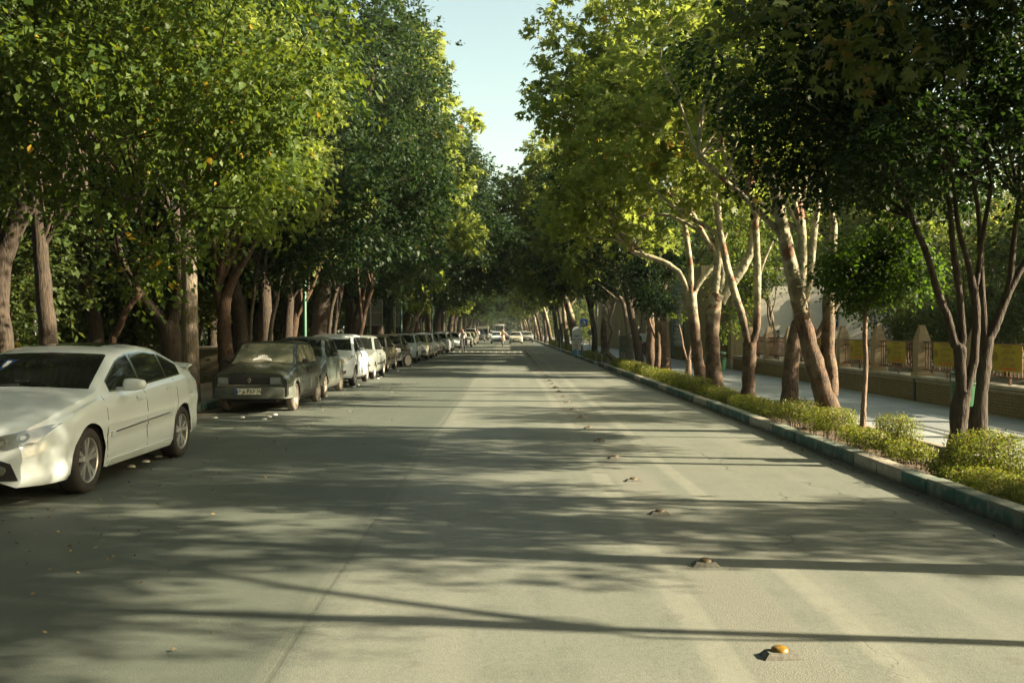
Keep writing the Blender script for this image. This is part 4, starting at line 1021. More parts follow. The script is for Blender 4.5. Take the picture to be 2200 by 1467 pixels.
# park trees beyond the fence and beyond the left pavement
G_P = 'park trees beyond the brick fence'
w1 = tree('park_tree', 'olive park tree behind the fence', (0, 0, 0), std_limbs(1.2, 4.6, .10, 5, .8), [(0, 0, 2.9, 2.2, 2.0, 1.7), (.8, .3, 1.6, 1.6, 1.5, 1.1), (-.8, 0, 1.5, 1.4, 1.4, 1.0)], 14000, 'elm', .13, M['leaf_wood'], M['bark_elm'], 71, G_P, boughs=10)
w2 = tree('park_tree', 'yellow-green park tree behind the fence', (0, 0, 0), std_limbs(1.6, 5.4, .12, 6, .9), [(0, 0, 4.0, 2.1, 2.0, 1.8), (.6, .3, 2.3, 1.7, 1.6, 1.0)], 10000, 'elm', .15, PLN, M['bark_elm'], 72, G_P, boughs=10)
first[id(w1)] = True; first[id(w2)] = True
PW = [('bright yellow-green tree behind the two dark trunks', w2, 14.0, 21.5, 1.0), ('olive tree behind the nearest yellow banner', w1, 12.6, 26.5, .85), ('olive tree left of the slim sapling crown', w1, 13.5, 31.0, .9),
      ('tree behind the second brick pillar', w2, 17.5, 34, 1.05), ('dark shrubby tree behind the right frame edge', w1, 14.6, 18.5, .9), ('deep park tree right of the stucco house', w1, 17.0, 40, 1.05),
      ('tall park tree high behind the round sapling crown', w1, 19.5, 33, 1.9), ('tall park tree high behind the forked dark trunks', w1, 18.5, 25, 1.9), ('tall park tree high behind the second dark trunk', w1, 19.0, 20.0, 1.8), ('tall park tree behind the stucco house corner', w1, 20.5, 42, 2.0), ('big loose tree behind the stucco house roof', e3, 16.6, 57, 1.0), ('big loose tree behind the stucco house right corner', e3, 17.4, 51, .95), ('big loose tree between stucco house and sapling', e3, 18.2, 45, .9), ('tall tree beyond the ochre building roof, nearest of three', e3, 17.0, 66, 1.0), ('tall tree beyond the ochre building roof, middle of three', e3, 15.9, 76, 1.0), ('tall tree beyond the ochre building roof, farthest of three', e3, 16.6, 88, 1.05), ('farthest park tree right of the stucco house', w2, 20.5, 44, 1.15), ('deep park tree behind the bright one', w1, 19, 27, 1.2), ('deep park tree at the right edge', w2, 21, 31, 1.2), ('tree behind the stucco house roof', w2, 15.5, 48, 1.25)]
for i, (lb, e, x, y, s) in enumerate(PW): put(e, x, y, i * 1.3, s, lb, G_P) if e is not e3 else copy_thing(e3, (x, y, ZS), i * 1.3, (s, s, s), lb, G_P)
for (x, y, s) in ((11.6, 6.4, .9), (12.6, 17.6, 1.1)):
    copy_thing(w2, (x, y, 0), x * y, (s, s, s), 'loose park tree outside the right frame edge', 'park trees outside the frame')
G_Q = 'park trees in the shade beyond the left pavement'
q = 0
for i, (x, y, s) in enumerate([(-11, 19, 1.2), (-13.5, 24, 1.4), (-11.5, 30, 1.3), (-16, 32, 1.7), (-12, 38, 1.5), (-15.5, 45, 1.8), (-11.5, 48, 1.5), (-19, 26, 1.8), (-12.5, 57, 1.7), (-17, 60, 2.0), (-12, 68, 1.8), (-22, 44, 2.2), (-12, 80, 2.0), (-12, 95, 2.2), (-27, 62, 2.4), (-22, 75, 2.4), (-13, 112, 2.4)]):
    c = copy_thing((w1, w2)[i % 3 == 1], (x, y, 0), i * 2.1, (s, s, s), 'shaded park tree among the trunks beyond the left pavement', G_Q)
# tall trees with bare dark trunks in the left park
for i, (px, y) in enumerate([(200, 26), (265, 30), (322, 33), (455, 34), (525, 38), (560, 44), (668, 50), (690, 46), (748, 52), (768, 44), (20, 22), (150, 34), (835, 66), (855, 75)]):
    c = copy_thing(e2, (GX(px, y), y, 0), i * 1.7, (.85, .85, 1.0), ['tall shaded tree behind the gap left of the smooth pale trunk', 'tall shaded tree behind the crooked brown tree', 'tall shaded tree behind the dark forked trunk', 'tall shaded tree left of the red-barked curved trunk', 'tall shaded tree right of the red-barked curved trunk', 'tall shaded tree behind the wavy greenish stem', 'tall shaded tree right of the nearest lamp post',
     'tall shaded tree behind the thin stems over the white hatchback', 'tall shaded tree left of the orange-lit stub trunk', 'tall shaded tree behind the orange-lit stub trunk', 'tall shaded tree behind the big dark curved trunk', 'tall shaded tree behind the straight pale-brown trunk', 'tall shaded tree behind the larger billboard', 'tall shaded tree behind the narrow billboard'][i], 'tall trees in the left park shade')
# woodland closing the views
def wood(name, x0, x1, y0, y1, z0, z1, n, seed, size, mat):
    r = np.random.default_rng(seed)
    pos = np.stack([r.uniform(x0, x1, n), r.uniform(y0, y1, n), z0 + (z1 - z0) * r.random(n) ** .9], 1)
    f = np.sin(pos[:, 0] * .9 + seed) + np.sin(pos[:, 1] * .55) + np.sin(pos[:, 2] * 1.1 + pos[:, 1] * .3) + r.normal(size=n) * .5
    pos = pos[f > -.5]
    u = r.normal(size=pos.shape)
    o = leaf_object(name, pos, u + np.array([0, 0, .7]), r.normal(size=pos.shape) + np.array([0, 0, -.4]), size * r.uniform(.6, 1.3, len(pos)), r.random(len(pos)), 'elm', mat)
    return tag(o, 'distant leafy mass closing the view', 'woodland', kind='stuff')
wood('woodland', -34, -26, 10, 90, 0, 11, 60000, 5, .42, M['leaf_wood'])
wood('woodland', -22, -13, 100, 300, 0, 12, 50000, 6, .6, M['leaf_wood'])
wood('woodland', -30, -16, -35, 10, 0, 12, 40000, 15, .5, M['leaf_wood'])  # unseen mass added to block low sky light from the left
wood('woodland', -20, 22, -45, -36, 0, 14, 40000, 16, .6, M['leaf_wood'])  # unseen leaf wall added behind the camera against sky light
wood('woodland', 24, 34, 14, 100, 0, 9.5, 60000, 17, .36, M['leaf_wood'])
wood('woodland', 12, 20, 100, 300, 0, 9, 40000, 7, .6, M['leaf_wood'])
wood('woodland', -30, 30, 320, 345, 0, 19, 50000, 8, 1.1, M['leaf_wood'])
wood('park_undergrowth', -24, -9.2, 12, 90, 0, .9, 60000, 9, .16, M['leaf_wood'])

# ------------------------------------------------------------------ cars
def smooth_curve(pts, sig=.05):
    y = np.array([p[0] for p in pts], float); v = np.array([p[1] for p in pts], float)
    g = np.arange(y[0] - .6, y[-1] + .6, .01); q = np.interp(g, y, v)
    # keep end slopes while smoothing
    k = int(max(1, sig / .01)); w = np.exp(-.5 * (np.arange(-3 * k, 3 * k + 1) / k) ** 2); w /= w.sum()
    qq = np.convolve(np.pad(q, 3 * k, 'edge'), w, 'valid')
    return lambda t: float(np.interp(t, g, qq))

class Car:
    def __init__(s, name, label, spec, x, y, mats, cat='car', group=None, rz=0):
        s.sp = spec; s.m = mats
        s.e = thing(name, label, cat, (x, y, 0), rz, group)
        s.L, s.Wd = spec['L'], spec['W']
        s.top = smooth_curve(spec['top'], spec.get('sig', .05)); s.belt = smooth_curve(spec['belt'], .05)
        s.wid = smooth_curve(spec['wid'], .05); s.bot = smooth_curve(spec['bot'], .03)
        s.axles = spec['axles']; s.r = spec['r']
        s.build_body()
    def section(s, y):
        sp = s.sp; w = s.wid(y); zt = s.top(y); zb0 = s.bot(y)
        zbl = min(s.belt(y), zt - .012); zb = zb0
        for a in s.axles:
            R = s.r + sp.get('archgap', .055); d = abs(y - a)
            if d < R: zb = max(zb, s.r + math.sqrt(R * R - d * d) - .01)
        zb = min(zb, zbl - .10)
        g = max(zt - zbl, .012); tum = sp.get('tumble', .42)
        wb = w - .075 - (0 if g > .03 else 0)
        wr = max(wb - tum * g, .25)
        H = zbl - zb
        fl = sp.get('flare', .012)
        def ww(z):   # side profile by absolute height
            t = (z - zb0) / max(zbl - zb0, .05); t = min(max(t, 0), 1)
            return w - .05 * max(0, (.16 - t) / .16) ** 2 - .045 * max(0, (t - .72) / .28) ** 2 + fl * math.exp(-((t - .60) / .10) ** 2) - .008 * math.exp(-((t - .40) / .12) ** 2)
        p = []
        for q in (0, .08, .2, .34, .46, .56, .62, .70, .80, .90): z = zb + H * q; p.append((ww(z), z))
        p += [(wb + .012, zbl - .012), (wb, zbl)]
        for q in (.25, .55, .82): p.append((wb + (wr - wb) * (q ** 1.15), zbl + (g - .02) * q))
        cr = sp.get('crown', .035)
        p += [(wr, zt - min(.03, g * .4)), (wr - min(.05, wr * .1), zt - .006), (wr * .70, zt + cr * .45), (wr * .35, zt + cr * .85), (0, zt + cr)]
        return p
    def build_body(s):
        ys = list(np.arange(0, s.L, .04)) + [s.L]
        ys = sorted(set([0, .012] + ys))
        b = MB(); secs = [s.section(y) for y in ys]; n = len(secs[0])
        for sx in (1, -1):
            vs = []; fs = []
            for y, sc in zip(ys, secs): vs += [(sx * q[0], y, q[1]) for q in sc]
            for i in range(len(ys) - 1):
                for k in range(n - 1):
                    f = (i * n + k, i * n + k + 1, (i + 1) * n + k + 1, (i + 1) * n + k)
                    fs.append(f if sx > 0 else f[::-1])
            b.add(vs, fs)
        # front and rear caps with a slight bulge
        for y, sc, sg in ((ys[0], secs[0], -1), (ys[-1], secs[-1], 1)):
            full = [(q[0], q[1]) for q in sc] + [(-q[0], q[1]) for q in sc[::-1][1:]]
            zc = (sc[0][1] + sc[-1][1]) / 2; bl = s.sp.get('bulge', .07)
            rings = []
            for t in (1, .92, .8, .6, .35): rings.append([(px * t, y + sg * bl * (1 - t ** 2.2), zc + (pz - zc) * (t if t < 1 else 1)) for px, pz in full])
            vs = [v for r_ in rings for v in r_]; m = len(full); fs = []
            for i in range(len(rings) - 1):
                for k in range(m - 1): fs.append((i * m + k, i * m + k + 1, (i + 1) * m + k + 1, (i + 1) * m + k))
            fs.append(tuple(range((len(rings) - 1) * m, len(rings) * m)))
            b.add(vs, fs)
        o = b.build('body', s.m['paint'], s.e)
        bm = bmesh.new(); bm.from_mesh(o.data)
        bmesh.ops.remove_doubles(bm, verts=bm.verts[:], dist=.0008)
        bmesh.ops.recalc_face_normals(bm, faces=bm.faces[:])
        for e in bm.edges:
            if len(e.link_faces) == 2 and e.calc_face_angle(0) > math.radians(38): e.smooth = False
        for f in bm.faces: f.smooth = True
        bm.to_mesh(o.data)
        s.bvh = BVHTree.FromBMesh(bm); bm.free()
        s.body = o
        b = MB()
        zf = s.sp.get('floor', .2)
        b.box(-s.Wd / 2 + .28, s.Wd / 2 - .28, .12, s.L - .12, zf, zf + .3)
        b.box(-s.Wd / 2 + .07, s.Wd / 2 - .07, s.axles[0] + s.r + .1, s.axles[1] - s.r - .1, zf - .01, zf + .2)
        for a in s.axles:
            for sx in (1, -1):
                R = s.r + s.sp.get('archgap', .055) - .004; x1 = sx * (s.wid(a) - .03); x0 = sx * (s.wid(a) - .42); vs = []; fs = []
                m = 14
                for k in range(m + 1):
                    t = math.pi * (-.02 + 1.04 * k / m); vs += [(x1, a + R * math.cos(t), s.r + R * math.sin(t)), (x0, a + R * math.cos(t), s.r + R * math.sin(t))]
                for k in range(m): fs.append((2 * k, 2 * k + 1, 2 * k + 3, 2 * k + 2))
                fs.append(tuple(range(1, 2 * m + 2, 2)))
                b.add(vs, fs)
        b.build('underbody', M['underside'], s.e)
    def panel(s, name, poly, view, mat, off=.004, cell=.07, parent=None, skirt=.012, sx=1, flat=None):
        """poly in the plane seen along `view` ('side': (y,z), 'front'/'rear': (x,z), 'top': (x,y)), laid onto the body"""
        bm = bmesh.new()
        mk = {'side': lambda a, c: (sx * 3, a, c), 'front': lambda a, c: (a, -2, c), 'rear': lambda a, c: (a, s.L + 2, c), 'top': lambda a, c: (a, c, 4)}[view]
        dr = {'side': Vector((-sx, 0, 0)), 'front': Vector((0, 1, 0)), 'rear': Vector((0, -1, 0)), 'top': Vector((0, 0, -1))}[view]
        vs = [bm.verts.new(mk(*p)) for p in poly]
        bm.faces.new(vs)
        axes = {'side': (1, 2), 'front': (0, 2), 'rear': (0, 2), 'top': (0, 1)}[view]
        for ax, k in zip(axes, (0, 1)):
            lo = min(p[k] for p in poly); hi = max(p[k] for p in poly)
            q = math.floor(lo / cell) * cell + cell
            while q < hi:
                pc = [0, 0, 0]; pc[ax] = q; nn = [0, 0, 0]; nn[ax] = 1
                bmesh.ops.bisect_plane(bm, geom=bm.verts[:] + bm.edges[:] + bm.faces[:], plane_co=pc, plane_no=nn, dist=1e-5)
                q += cell
        hits = {}
        for v in bm.verts:
            h = s.bvh.ray_cast(v.co, dr)
            if h[0] is None:
                h = s.bvh.find_nearest(v.co + dr * ((v.co - Vector((0, s.L / 2, .7))).length - .7))
            hits[v] = h[0]
        for v in bm.verts:
            v.co = hits[v] - dr * off
        if flat is not None:
            for v in bm.verts: v.co[{'front': 1, 'rear': 1, 'side': 0, 'top': 2}[view]] = flat
        be = [e for e in bm.edges if len(e.link_faces) == 1]
        ex = bmesh.ops.extrude_edge_only(bm, edges=be)
        for v in [g for g in ex['geom'] if isinstance(g, bmesh.types.BMVert)]: v.co += dr * (off + skirt)
        bmesh.ops.recalc_face_normals(bm, faces=bm.faces[:])
        for e in bm.edges:
            if len(e.link_faces) == 2 and e.calc_face_angle(0) > math.radians(40): e.smooth = False
        for f in bm.faces: f.smooth = True
        me = bpy.data.meshes.new(name); bm.to_mesh(me); bm.free(); me.materials.append(mat)
        # make sure the panel looks outwards
        return link(name, me, parent or s.e)
    def side_window(s, ya, yb, low=.03, pil=.075, n=14, slope=0.0):
        """outline between ya and yb following belt and roof"""
        lo, up = [], []
        for i in range(n + 1):
            y = ya + (yb - ya) * i / n
            u = s.top(y) - pil; l = s.belt(y) + low
            if u - l > .03: lo.append((y, l)); up.append((y, u))
        return lo + up[::-1]
    def glass(s, pillars, gl, wb, rb=None, trim=None, low=.03, pil=.075):
        """pillars: list of (ya, yb) side panes; wb: (y bottom, y top) of the windscreen; rb the same for the rear"""
        for sx in (1, -1):
            if trim:
                s.panel('window_trim', s.side_window(pillars[0][0] - .03, pillars[-1][1] + .03, low - .02, pil - .018), 'side', trim, .003, sx=sx)
            for ya, yb in pillars:
                s.panel('side_window', s.side_window(ya, yb, low, pil), 'side', gl, .007, sx=sx)
        for (nm, rg, vw) in (('windscreen', wb, 'front'), ('rear_window', rb, 'rear')):
            if not rg: continue
            pts_l = []
            for i in range(8):
                y = rg[0] + (rg[1] - rg[0]) * i / 7; sc = s.section(y)
                pts_l.append((sc[15][0] - .055, sc[15][1] + (.02 if i == 0 else 0)))
            zt = pts_l[-1][1]; x = pts_l[-1][0]
            top = [(x, zt), (x - .04, zt + .012), (x * .5, zt + .024), (0, zt + .03)]
            bo = pts_l[0]; bot = [(0, bo[1] + .03), (bo[0] * .5, bo[1] + .02)]
            right = bot + pts_l + top[1:]
            poly = right + [(-a, c) for a, c in right[::-1] if a > 1e-6]
            s.panel(nm, poly, vw, s.sp.get('wsmat', gl), .006, cell=.12)
    def wheels(s, rim='alloy', tyre=None, spokes=5, width=.20):
        tyre = tyre or M['rubber']
        for a in s.axles:
            for sx in (1, -1):
                xo = s.wid(a) - .015
                b = MB(); r = s.r; rr = r * (.70 if rim == 'alloy' else .66)
                prof = [(-width, rr), (-width, r * .9), (-width + .02, r * .975), (-width + .05, r), (-.05, r), (-.025, r * .985), (-.006, r * .93), (0, r * .84), (-.008, rr * 1.02), (-.02, rr)]
                b.lathe(prof, 40, 'X', (0, 0, 0), closed=True)
                t = b.build('wheel', tyre, s.e, smooth=True)
                t.location = (sx * xo, a, r); t.rotation_euler = (0, 0, 0 if sx > 0 else math.pi)
                b = MB()
                if rim == 'alloy':
                    b.lathe([(-.02, rr), (-.012, rr * .985), (-.02, rr * .93), (-.10, rr * .9)], 40, 'X')
                    for k in range(spokes):
                        for dd in (-.16, .16):
                            t0 = 2 * math.pi * k / spokes + dd * .5; t1 = 2 * math.pi * k / spokes + dd * 1.25
                            p0 = Vector((-.035, math.sin(t0) * rr * .16, math.cos(t0) * rr * .16)); p1 = Vector((-.028, math.sin(t1) * rr * .95, math.cos(t1) * rr * .95))
                            d = (p1 - p0).normalized(); c = d.cross(Vector((1, 0, 0))) * rr * .085
                            q = [p0 - c, p0 + c, p1 + c * 1.2, p1 - c * 1.2]
                            b.add([v[:] for v in q] + [(v.x - .035, v.y, v.z) for v in q], [(0, 1, 2, 3), (0, 4, 5, 1), (1, 5, 6, 2), (2, 6, 7, 3), (3, 7, 4, 0)])
                    b.lathe([(-.022, .001), (-.022, rr * .16), (-.05, rr * .2)], 16, 'X')
                else:
                    b.lathe([(-.02, rr), (-.008, rr * .97), (-.03, rr * .90), (-.055, rr * .82), (-.030, rr * .60), (-.022, rr * .35), (-.04, rr * .3), (-.03, rr * .22), (-.028, .001)], 32, 'X')
                b.build('rim', M['alloy'] if rim == 'alloy' else M['steel_rim'], t, smooth=rim != 'alloy')
                b = MB(); b.lathe([(-.105, .001), (-.105, rr * .98)], 24, 'X')
                if rim != 'alloy':
                    for k in range(10):
                        t0 = 2 * math.pi * k / 10; b.lathe([(-.028, .001), (-.028, .014)], 8, 'X', (-.012, math.sin(t0) * rr * .7, math.cos(t0) * rr * .7))
                b.build('hub', M['underside'], t)
    def mirror_(s, y, z, mat, w=.2, h=.13, d=.1):
        for sx in (1, -1):
            xw = s.wid(y) - .06
            b = MB(); bm = bmesh.new()
            bmesh.ops.create_cube(bm, size=1)
            bmesh.ops.subdivide_edges(bm, edges=bm.edges[:], cuts=3, use_grid_fill=True)
            for v in bm.verts:
                p_ = v.co * 2; L_ = max(abs(p_.x), abs(p_.y), abs(p_.z)); q_ = p_.normalized() * L_
                p_ = p_ * .35 + q_ * .65
                out = (p_.x * sx + 1) / 2
                v.co = Vector((sx * (xw + .05 + w / 2) + p_.x * w / 2, y + p_.y * d / 2 + out * .04, z + p_.z * h / 2 * (1.08 - .35 * out)))
            bm.verts.index_update(); b.add([v.co[:] for v in bm.verts], [[v.index for v in f.verts] for f in bm.faces]); bm.free()
            b.box(min(sx * (xw - .02), sx * (xw + .10)), max(sx * (xw - .02), sx * (xw + .10)), y - .02, y + .03, z - h * .45, z - h * .15, 0)
            b.build('mirror', mat, s.e, smooth=True)
    def seams(s, ys, zlo=.28, mat=None):
        for sx in (1, -1):
            for y in ys:
                z1 = s.belt(y) + .0
                s.panel('door_seam', [(y - .003, zlo), (y + .003, zlo), (y + .003, z1), (y - .003, z1)], 'side', M['underside'], .003, cell=.1, sx=sx, skirt=.004)
    def handles(s, ys, mat, zoff=-.10):
        for sx in (1, -1):
            for y in ys:
                z = s.belt(y) + zoff
                s.panel('door_handle', [(y - .09, z - .015), (y + .09, z - .018), (y + .09, z + .016), (y - .09, z + .018)], 'side', mat, .022, cell=.05, sx=sx)
    def ellipse(s, cx, cz, rx, rz, n=16): return [(cx + rx * math.cos(2 * math.pi * k / n), cz + rz * math.sin(2 * math.pi * k / n)) for k in range(n)]
    def both(s, name, poly, mat, off=.006, view='front', cell=.05):
        out = []
        for sx in (1, -1): out.append(s.panel(name, [(sx * a, c) for a, c in poly][::sx], view, mat, off, cell))
        return out
    def plate(s, z, off, text=None, w=.5, h=.11):
        f = s.bvh.ray_cast(Vector((.1, -2, z)), Vector((0, 1, 0)))[0]
        y = (f.y if f else 0) - off
        b = MB(); b.box(-w / 2, w / 2, y - .012, y, z - h / 2, z + h / 2); o = b.build('number_plate', M['plate'], s.e)
        b = MB(); b.box(-w / 2 + .002, -w / 2 + .045, y - .014, y - .0125, z - h / 2 + .002, z + h / 2 - .002); b.build('plate_strip', M['plate_blue'], o)
        if text: lettering(text, h * .95, M['ink'], 'plate_number', o, (.02, y - .0135, z - .003), FACE_CAM, .03)
        return o
    def tube_part(s, name, pts, r, mat, n=6, res=1):
        b = MB(); b.tube(pts, [r] * len(pts), n, res=res); return b.build(name, mat, s.e, smooth=True)
    def wrap(s, name, z0, z1, y1, t, mat, x=None):
        """bumper: a band wrapped round the nose from y1 on one side to y1 on the other"""
        w0 = x or (s.wid(.45) + .01); b = MB(); vs = []; fs = []
        path = [(-w0, y1), (-w0, .30), (-w0 + .03, .10), (-w0 + .12, -.03), (-w0 * .6, -.075), (0, -.09), (w0 * .6, -.075), (w0 - .12, -.03), (w0 - .03, .10), (w0, .30), (w0, y1)]
        bl = s.sp.get('bulge', .07)
        for (a, c) in path:
            n = Vector((a, c - .5, 0)).normalized()
            for (o, z) in ((0, z0 + .015), (t, z0 + .02), (t * 1.12, (z0 + z1) / 2), (t, z1 - .02), (0, z1)):
                vs.append((a + n.x * (o - t * .6), c - (bl - .05) + n.y * (o - t * .6), z))
        for i in range(len(path) - 1):
            for k in range(4): fs.append((i * 5 + k, i * 5 + k + 1, i * 5 + 6 + k, i * 5 + 5 + k))
        b.add(vs, fs)
        return b.build(name, mat, s.e, angle=35)

def flat(z, L): return [(0, z), (L, z)]
S_SEDAN = dict(L=4.82, W=1.82, r=.325, axles=(.96, 3.735), archgap=.05, tumble=.44, crown=.03, bulge=.10, sig=.06,
    top=[(0, .66), (.12, .76), (.45, .86), (1.0, .965), (1.28, 1.01), (1.32, 1.03), (2.12, 1.37), (2.45, 1.425), (2.95, 1.44), (3.35, 1.40), (4.15, 1.135), (4.3, 1.11), (4.72, 1.10), (4.82, .98)],
    belt=[(0, .62), (.45, .80), (1.2, .935), (2.4, .965), (3.7, 1.03), (4.3, 1.06), (4.82, .93)],
    wid=[(0, .66), (.10, .78), (.3, .865), (.8, .905), (2.4, .91), (3.9, .905), (4.5, .84), (4.82, .70)],
    bot=[(0, .20), (.5, .19), (1.4, .20), (3.3, .20), (4.2, .24), (4.82, .30)])
P_WHITE = paint('white_pearl_paint', (.56, .635, .65), .2, .02)
cx = GX(205, 9.7) - .95
c = Car('sedan_car', 'large white sedan with rear spoiler and dark grille opening, nearest to the camera', S_SEDAN, cx, 9.72 - .96, dict(paint=P_WHITE))
c.glass([(1.62, 2.42), (2.50, 3.27), (3.33, 3.78)], M['glass'], (1.30, 2.15), (4.12, 3.38), M['chrome'], low=.035, pil=.085)
c.wheels('alloy', width=.22)
c.mirror_(1.78, 1.03, P_WHITE, .24, .15, .14)
c.seams([1.36, 2.46, 3.50], .30); c.handles([2.25, 3.22], P_WHITE, -.10)
c.both('headlight', [(.36, .56), (.58, .545), (.78, .60), (.855, .745), (.78, .735), (.60, .69), (.42, .645)], M['lamp_near'], .012)
for sg in (1, -1):
    hl = [l for l in c.e.children if l.name.split('.')[0] == 'headlight' and (sum(v.co.x for v in l.data.vertices) > 0) == (sg > 0)][0]
    for (a, zz, q1) in ((.53, .605, .042), (.675, .645, .040)):
        c.panel('reflector', [(sg * x_, z_) for x_, z_ in c.ellipse(a, zz, q1, q1)], 'front', M['lamp_dark'], .017, parent=hl, skirt=.004)
        c.panel('bulb', [(sg * x_, z_) for x_, z_ in c.ellipse(a, zz, q1 * .5, q1 * .5)], 'front', M['lamp'], .021, parent=hl, skirt=.004)
c.panel('lower_grille', [(-.66, .265), (.66, .265), (.60, .42), (.52, .45), (-.52, .45), (-.60, .42)], 'front', M['black_plastic'], .008, cell=.06)
c.both('fog_lamp', c.ellipse(.52, .36, .045, .045), M['lamp_dark'], .016)
c.panel('grille', [(-.40, .60), (.40, .60), (.44, .70), (-.44, .70)], 'front', M['chrome'], .006)
c.panel('bonnet_seam', [(-.66, .66), (.66, .66), (.66, .666), (-.66, .666)], 'front', M['underside'], .002, skirt=.001)
for sx in (1, -1):
    c.panel('side_trim', [(1.45, .50), (2.44, .54), (2.44, .60), (1.45, .555)], 'side', P_WHITE, .014, sx=sx)
    c.panel('side_trim', [(2.48, .54), (3.28, .575), (3.24, .63), (2.48, .60)], 'side', P_WHITE, .014, sx=sx)
    c.panel('chrome_strip', [(1.55, .545), (2.44, .582), (2.44, .594), (1.55, .557)], 'side', M['black_plastic'], .022, sx=sx)
    c.panel('chrome_strip', [(2.48, .583), (3.15, .607), (3.15, .619), (2.48, .595)], 'side', M['black_plastic'], .022, sx=sx)
    c.panel('skirt', [(1.38, .17), (3.30, .17), (3.28, .29), (1.42, .27)], 'side', P_WHITE, .022, sx=sx)
    c.panel('tail_lamp', [(4.50, .86), (4.74, .88), (4.74, .99), (4.55, .98)], 'side', M['banner_red'], .006, sx=sx)
    c.panel('fuel_flap', [(4.02, .80), (4.16, .80), (4.16, .805), (4.02, .805)], 'side', M['underside'], .002, sx=sx, skirt=.001)
b = MB()
q = []
for i in range(13):
    t = -1 + i / 6; q.append((t * .70, 4.70 - .10 * t * t, 1.165 - .03 * abs(t) ** 3))
for dz, dy in ((0, -.09), (.022, -.02), (.02, .07), (0, .09)): pass
vs = []; fs = []
for p in q:
    vs += [(p[0], p[1] - .11, p[2] - .018), (p[0], p[1] - .04, p[2] + .012), (p[0], p[1] + .10, p[2] + .022), (p[0], p[1] + .105, p[2] + .004), (p[0], p[1] - .03, p[2] - .022)]
for i in range(12):
    for k in range(5): fs.append((i * 5 + k, i * 5 + (k + 1) % 5, i * 5 + 5 + (k + 1) % 5, i * 5 + 5 + k))
fs += [tuple(range(5)), tuple(range(64, 59, -1))]
b.add(vs, fs); b.box(-.66, -.58, 4.55, 4.66, 1.07, 1.155); b.box(.58, .66, 4.55, 4.66, 1.07, 1.155)
b.build('spoiler', P_WHITE, c.e, angle=40)
c.panel('sunroof', [(-.40, 2.38), (.40, 2.38), (.40, 2.95), (-.40, 2.95)], 'top', M['glass'], .004, cell=.15)
b = MB()
for dx, zz in ((.0, 0),): pass
h = c.panel('windscreen_sticker', [(-.44, 1.30), (-.28, 1.30), (-.36, 1.17)][::-1], 'front', M['sticker'], .009, skirt=.001)
c.panel('sticker_mark', [(-.385, 1.285), (-.335, 1.285), (-.335, 1.24), (-.36, 1.215), (-.385, 1.24)][::-1], 'front', M['white_paint'], .011, parent=h, skirt=.001)
c.tube_part('wiper', [(-.62, 1.20, 1.02), (-.30, 1.28, 1.045), (.02, 1.30, 1.06)], .008, M['black_plastic'])

# dirty old hatchback with the white plate
S_OLD = dict(L=3.52, W=1.53, r=.285, axles=(.73, 3.13), archgap=.035, tumble=.24, crown=.016, bulge=.02, sig=.03, flare=.004,
    top=[(0, .77), (.05, .80), (.5, .865), (.95, .925), (1.0, .94), (1.48, 1.335), (1.75, 1.375), (2.6, 1.37), (2.95, 1.33), (3.42, .92), (3.52, .84)],
    belt=[(0, .70), (.95, .885), (3.1, .90), (3.4, .85), (3.52, .80)],
    wid=[(0, .715), (.04, .745), (.3, .757), (.8, .765), (3.0, .765), (3.4, .74), (3.52, .70)], bot=[(0, .30), (.4, .26), (3.1, .26), (3.52, .32)])
P_OLD = paint('dusty_dark_green_paint', (.013, .017, .014), .26, .28, (.10, .10, .075), coat=.5)
S_OLD['wsmat'] = M['dusty_reflect_glass']
cx = GX(636, 19.6) - .75
c = Car('old_hatchback', 'dusty black-green old hatchback with square headlights and a white crown on the windscreen', S_OLD, cx, 19.65 - .73, dict(paint=P_OLD))
c.glass([(1.22, 1.98), (2.05, 2.62), (2.68, 3.02)], M['dusty_reflect_glass'], (.99, 1.60), (3.38, 2.98), None, low=.03, pil=.07)
c.wheels('steel', M['rubber_dusty'], width=.155)
c.mirror_(1.25, .98, M['black_plastic'], .17, .11, .08)
c.seams([1.05, 2.02, 2.66], .30); c.handles([1.86], M['black_plastic'], -.12)
c.panel('grille', [(-.62, .565), (.62, .565), (.62, .705), (-.62, .705)], 'front', M['black_plastic'], .010)
for hd in c.both('headlight', [(.405, .572), (.61, .572), (.61, .70), (.405, .70)], M['lamp_near'], .022): pass
c.both('headlight_frame', [(.385, .558), (.63, .558), (.63, .714), (.385, .714)], M['black_plastic'], .015)
c.panel('chrome_strip', [(-.63, .538), (.63, .538), (.63, .556), (-.63, .556)], 'front', M['chrome'], .02)
for o in [0]:
    b = MB(); h = c.bvh.ray_cast(Vector((0, -2, .645)), Vector((0, 1, 0)))[0]
    for k in range(6):
        pass
    dm = [(0, .05), (.036, 0), (0, -.05), (-.036, 0)]; di = [(a * .62, z * .62) for a, z in dm]
    vs = [(a, h.y - .022, .645 + z) for a, z in dm + di] + [(a, h.y - .010, .645 + z) for a, z in dm + di]
    fs = [(i, (i + 1) % 4, 4 + (i + 1) % 4, 4 + i) for i in range(4)] + [(8 + i, 8 + (i + 1) % 4, (i + 1) % 4, i) for i in range(4)]
    b.add(vs, fs); b.build('emblem', M['steel_rim'], c.e)
c.wrap('bumper', .27, .52, .46, .05, M['grey_plastic'])
c.plate(.435, .125, '\u06f5\u06f6 \u0645 \u06f4\u06f8\u06f6 \u06f6\u06f7', .50, .115)
cr = []
for i in range(25):
    t = -1 + i / 12; cr.append((t * .19, .995 + .028 * (1 - t * t)))
up = [(.19, 1.02), (.17, 1.045), (.13, 1.055), (.10, 1.06), (.095, 1.10), (.07, 1.085), (.06, 1.115), (.035, 1.09), (.02, 1.125), (0, 1.098)]
up = up + [(-a, z) for a, z in up[::-1][1:]]
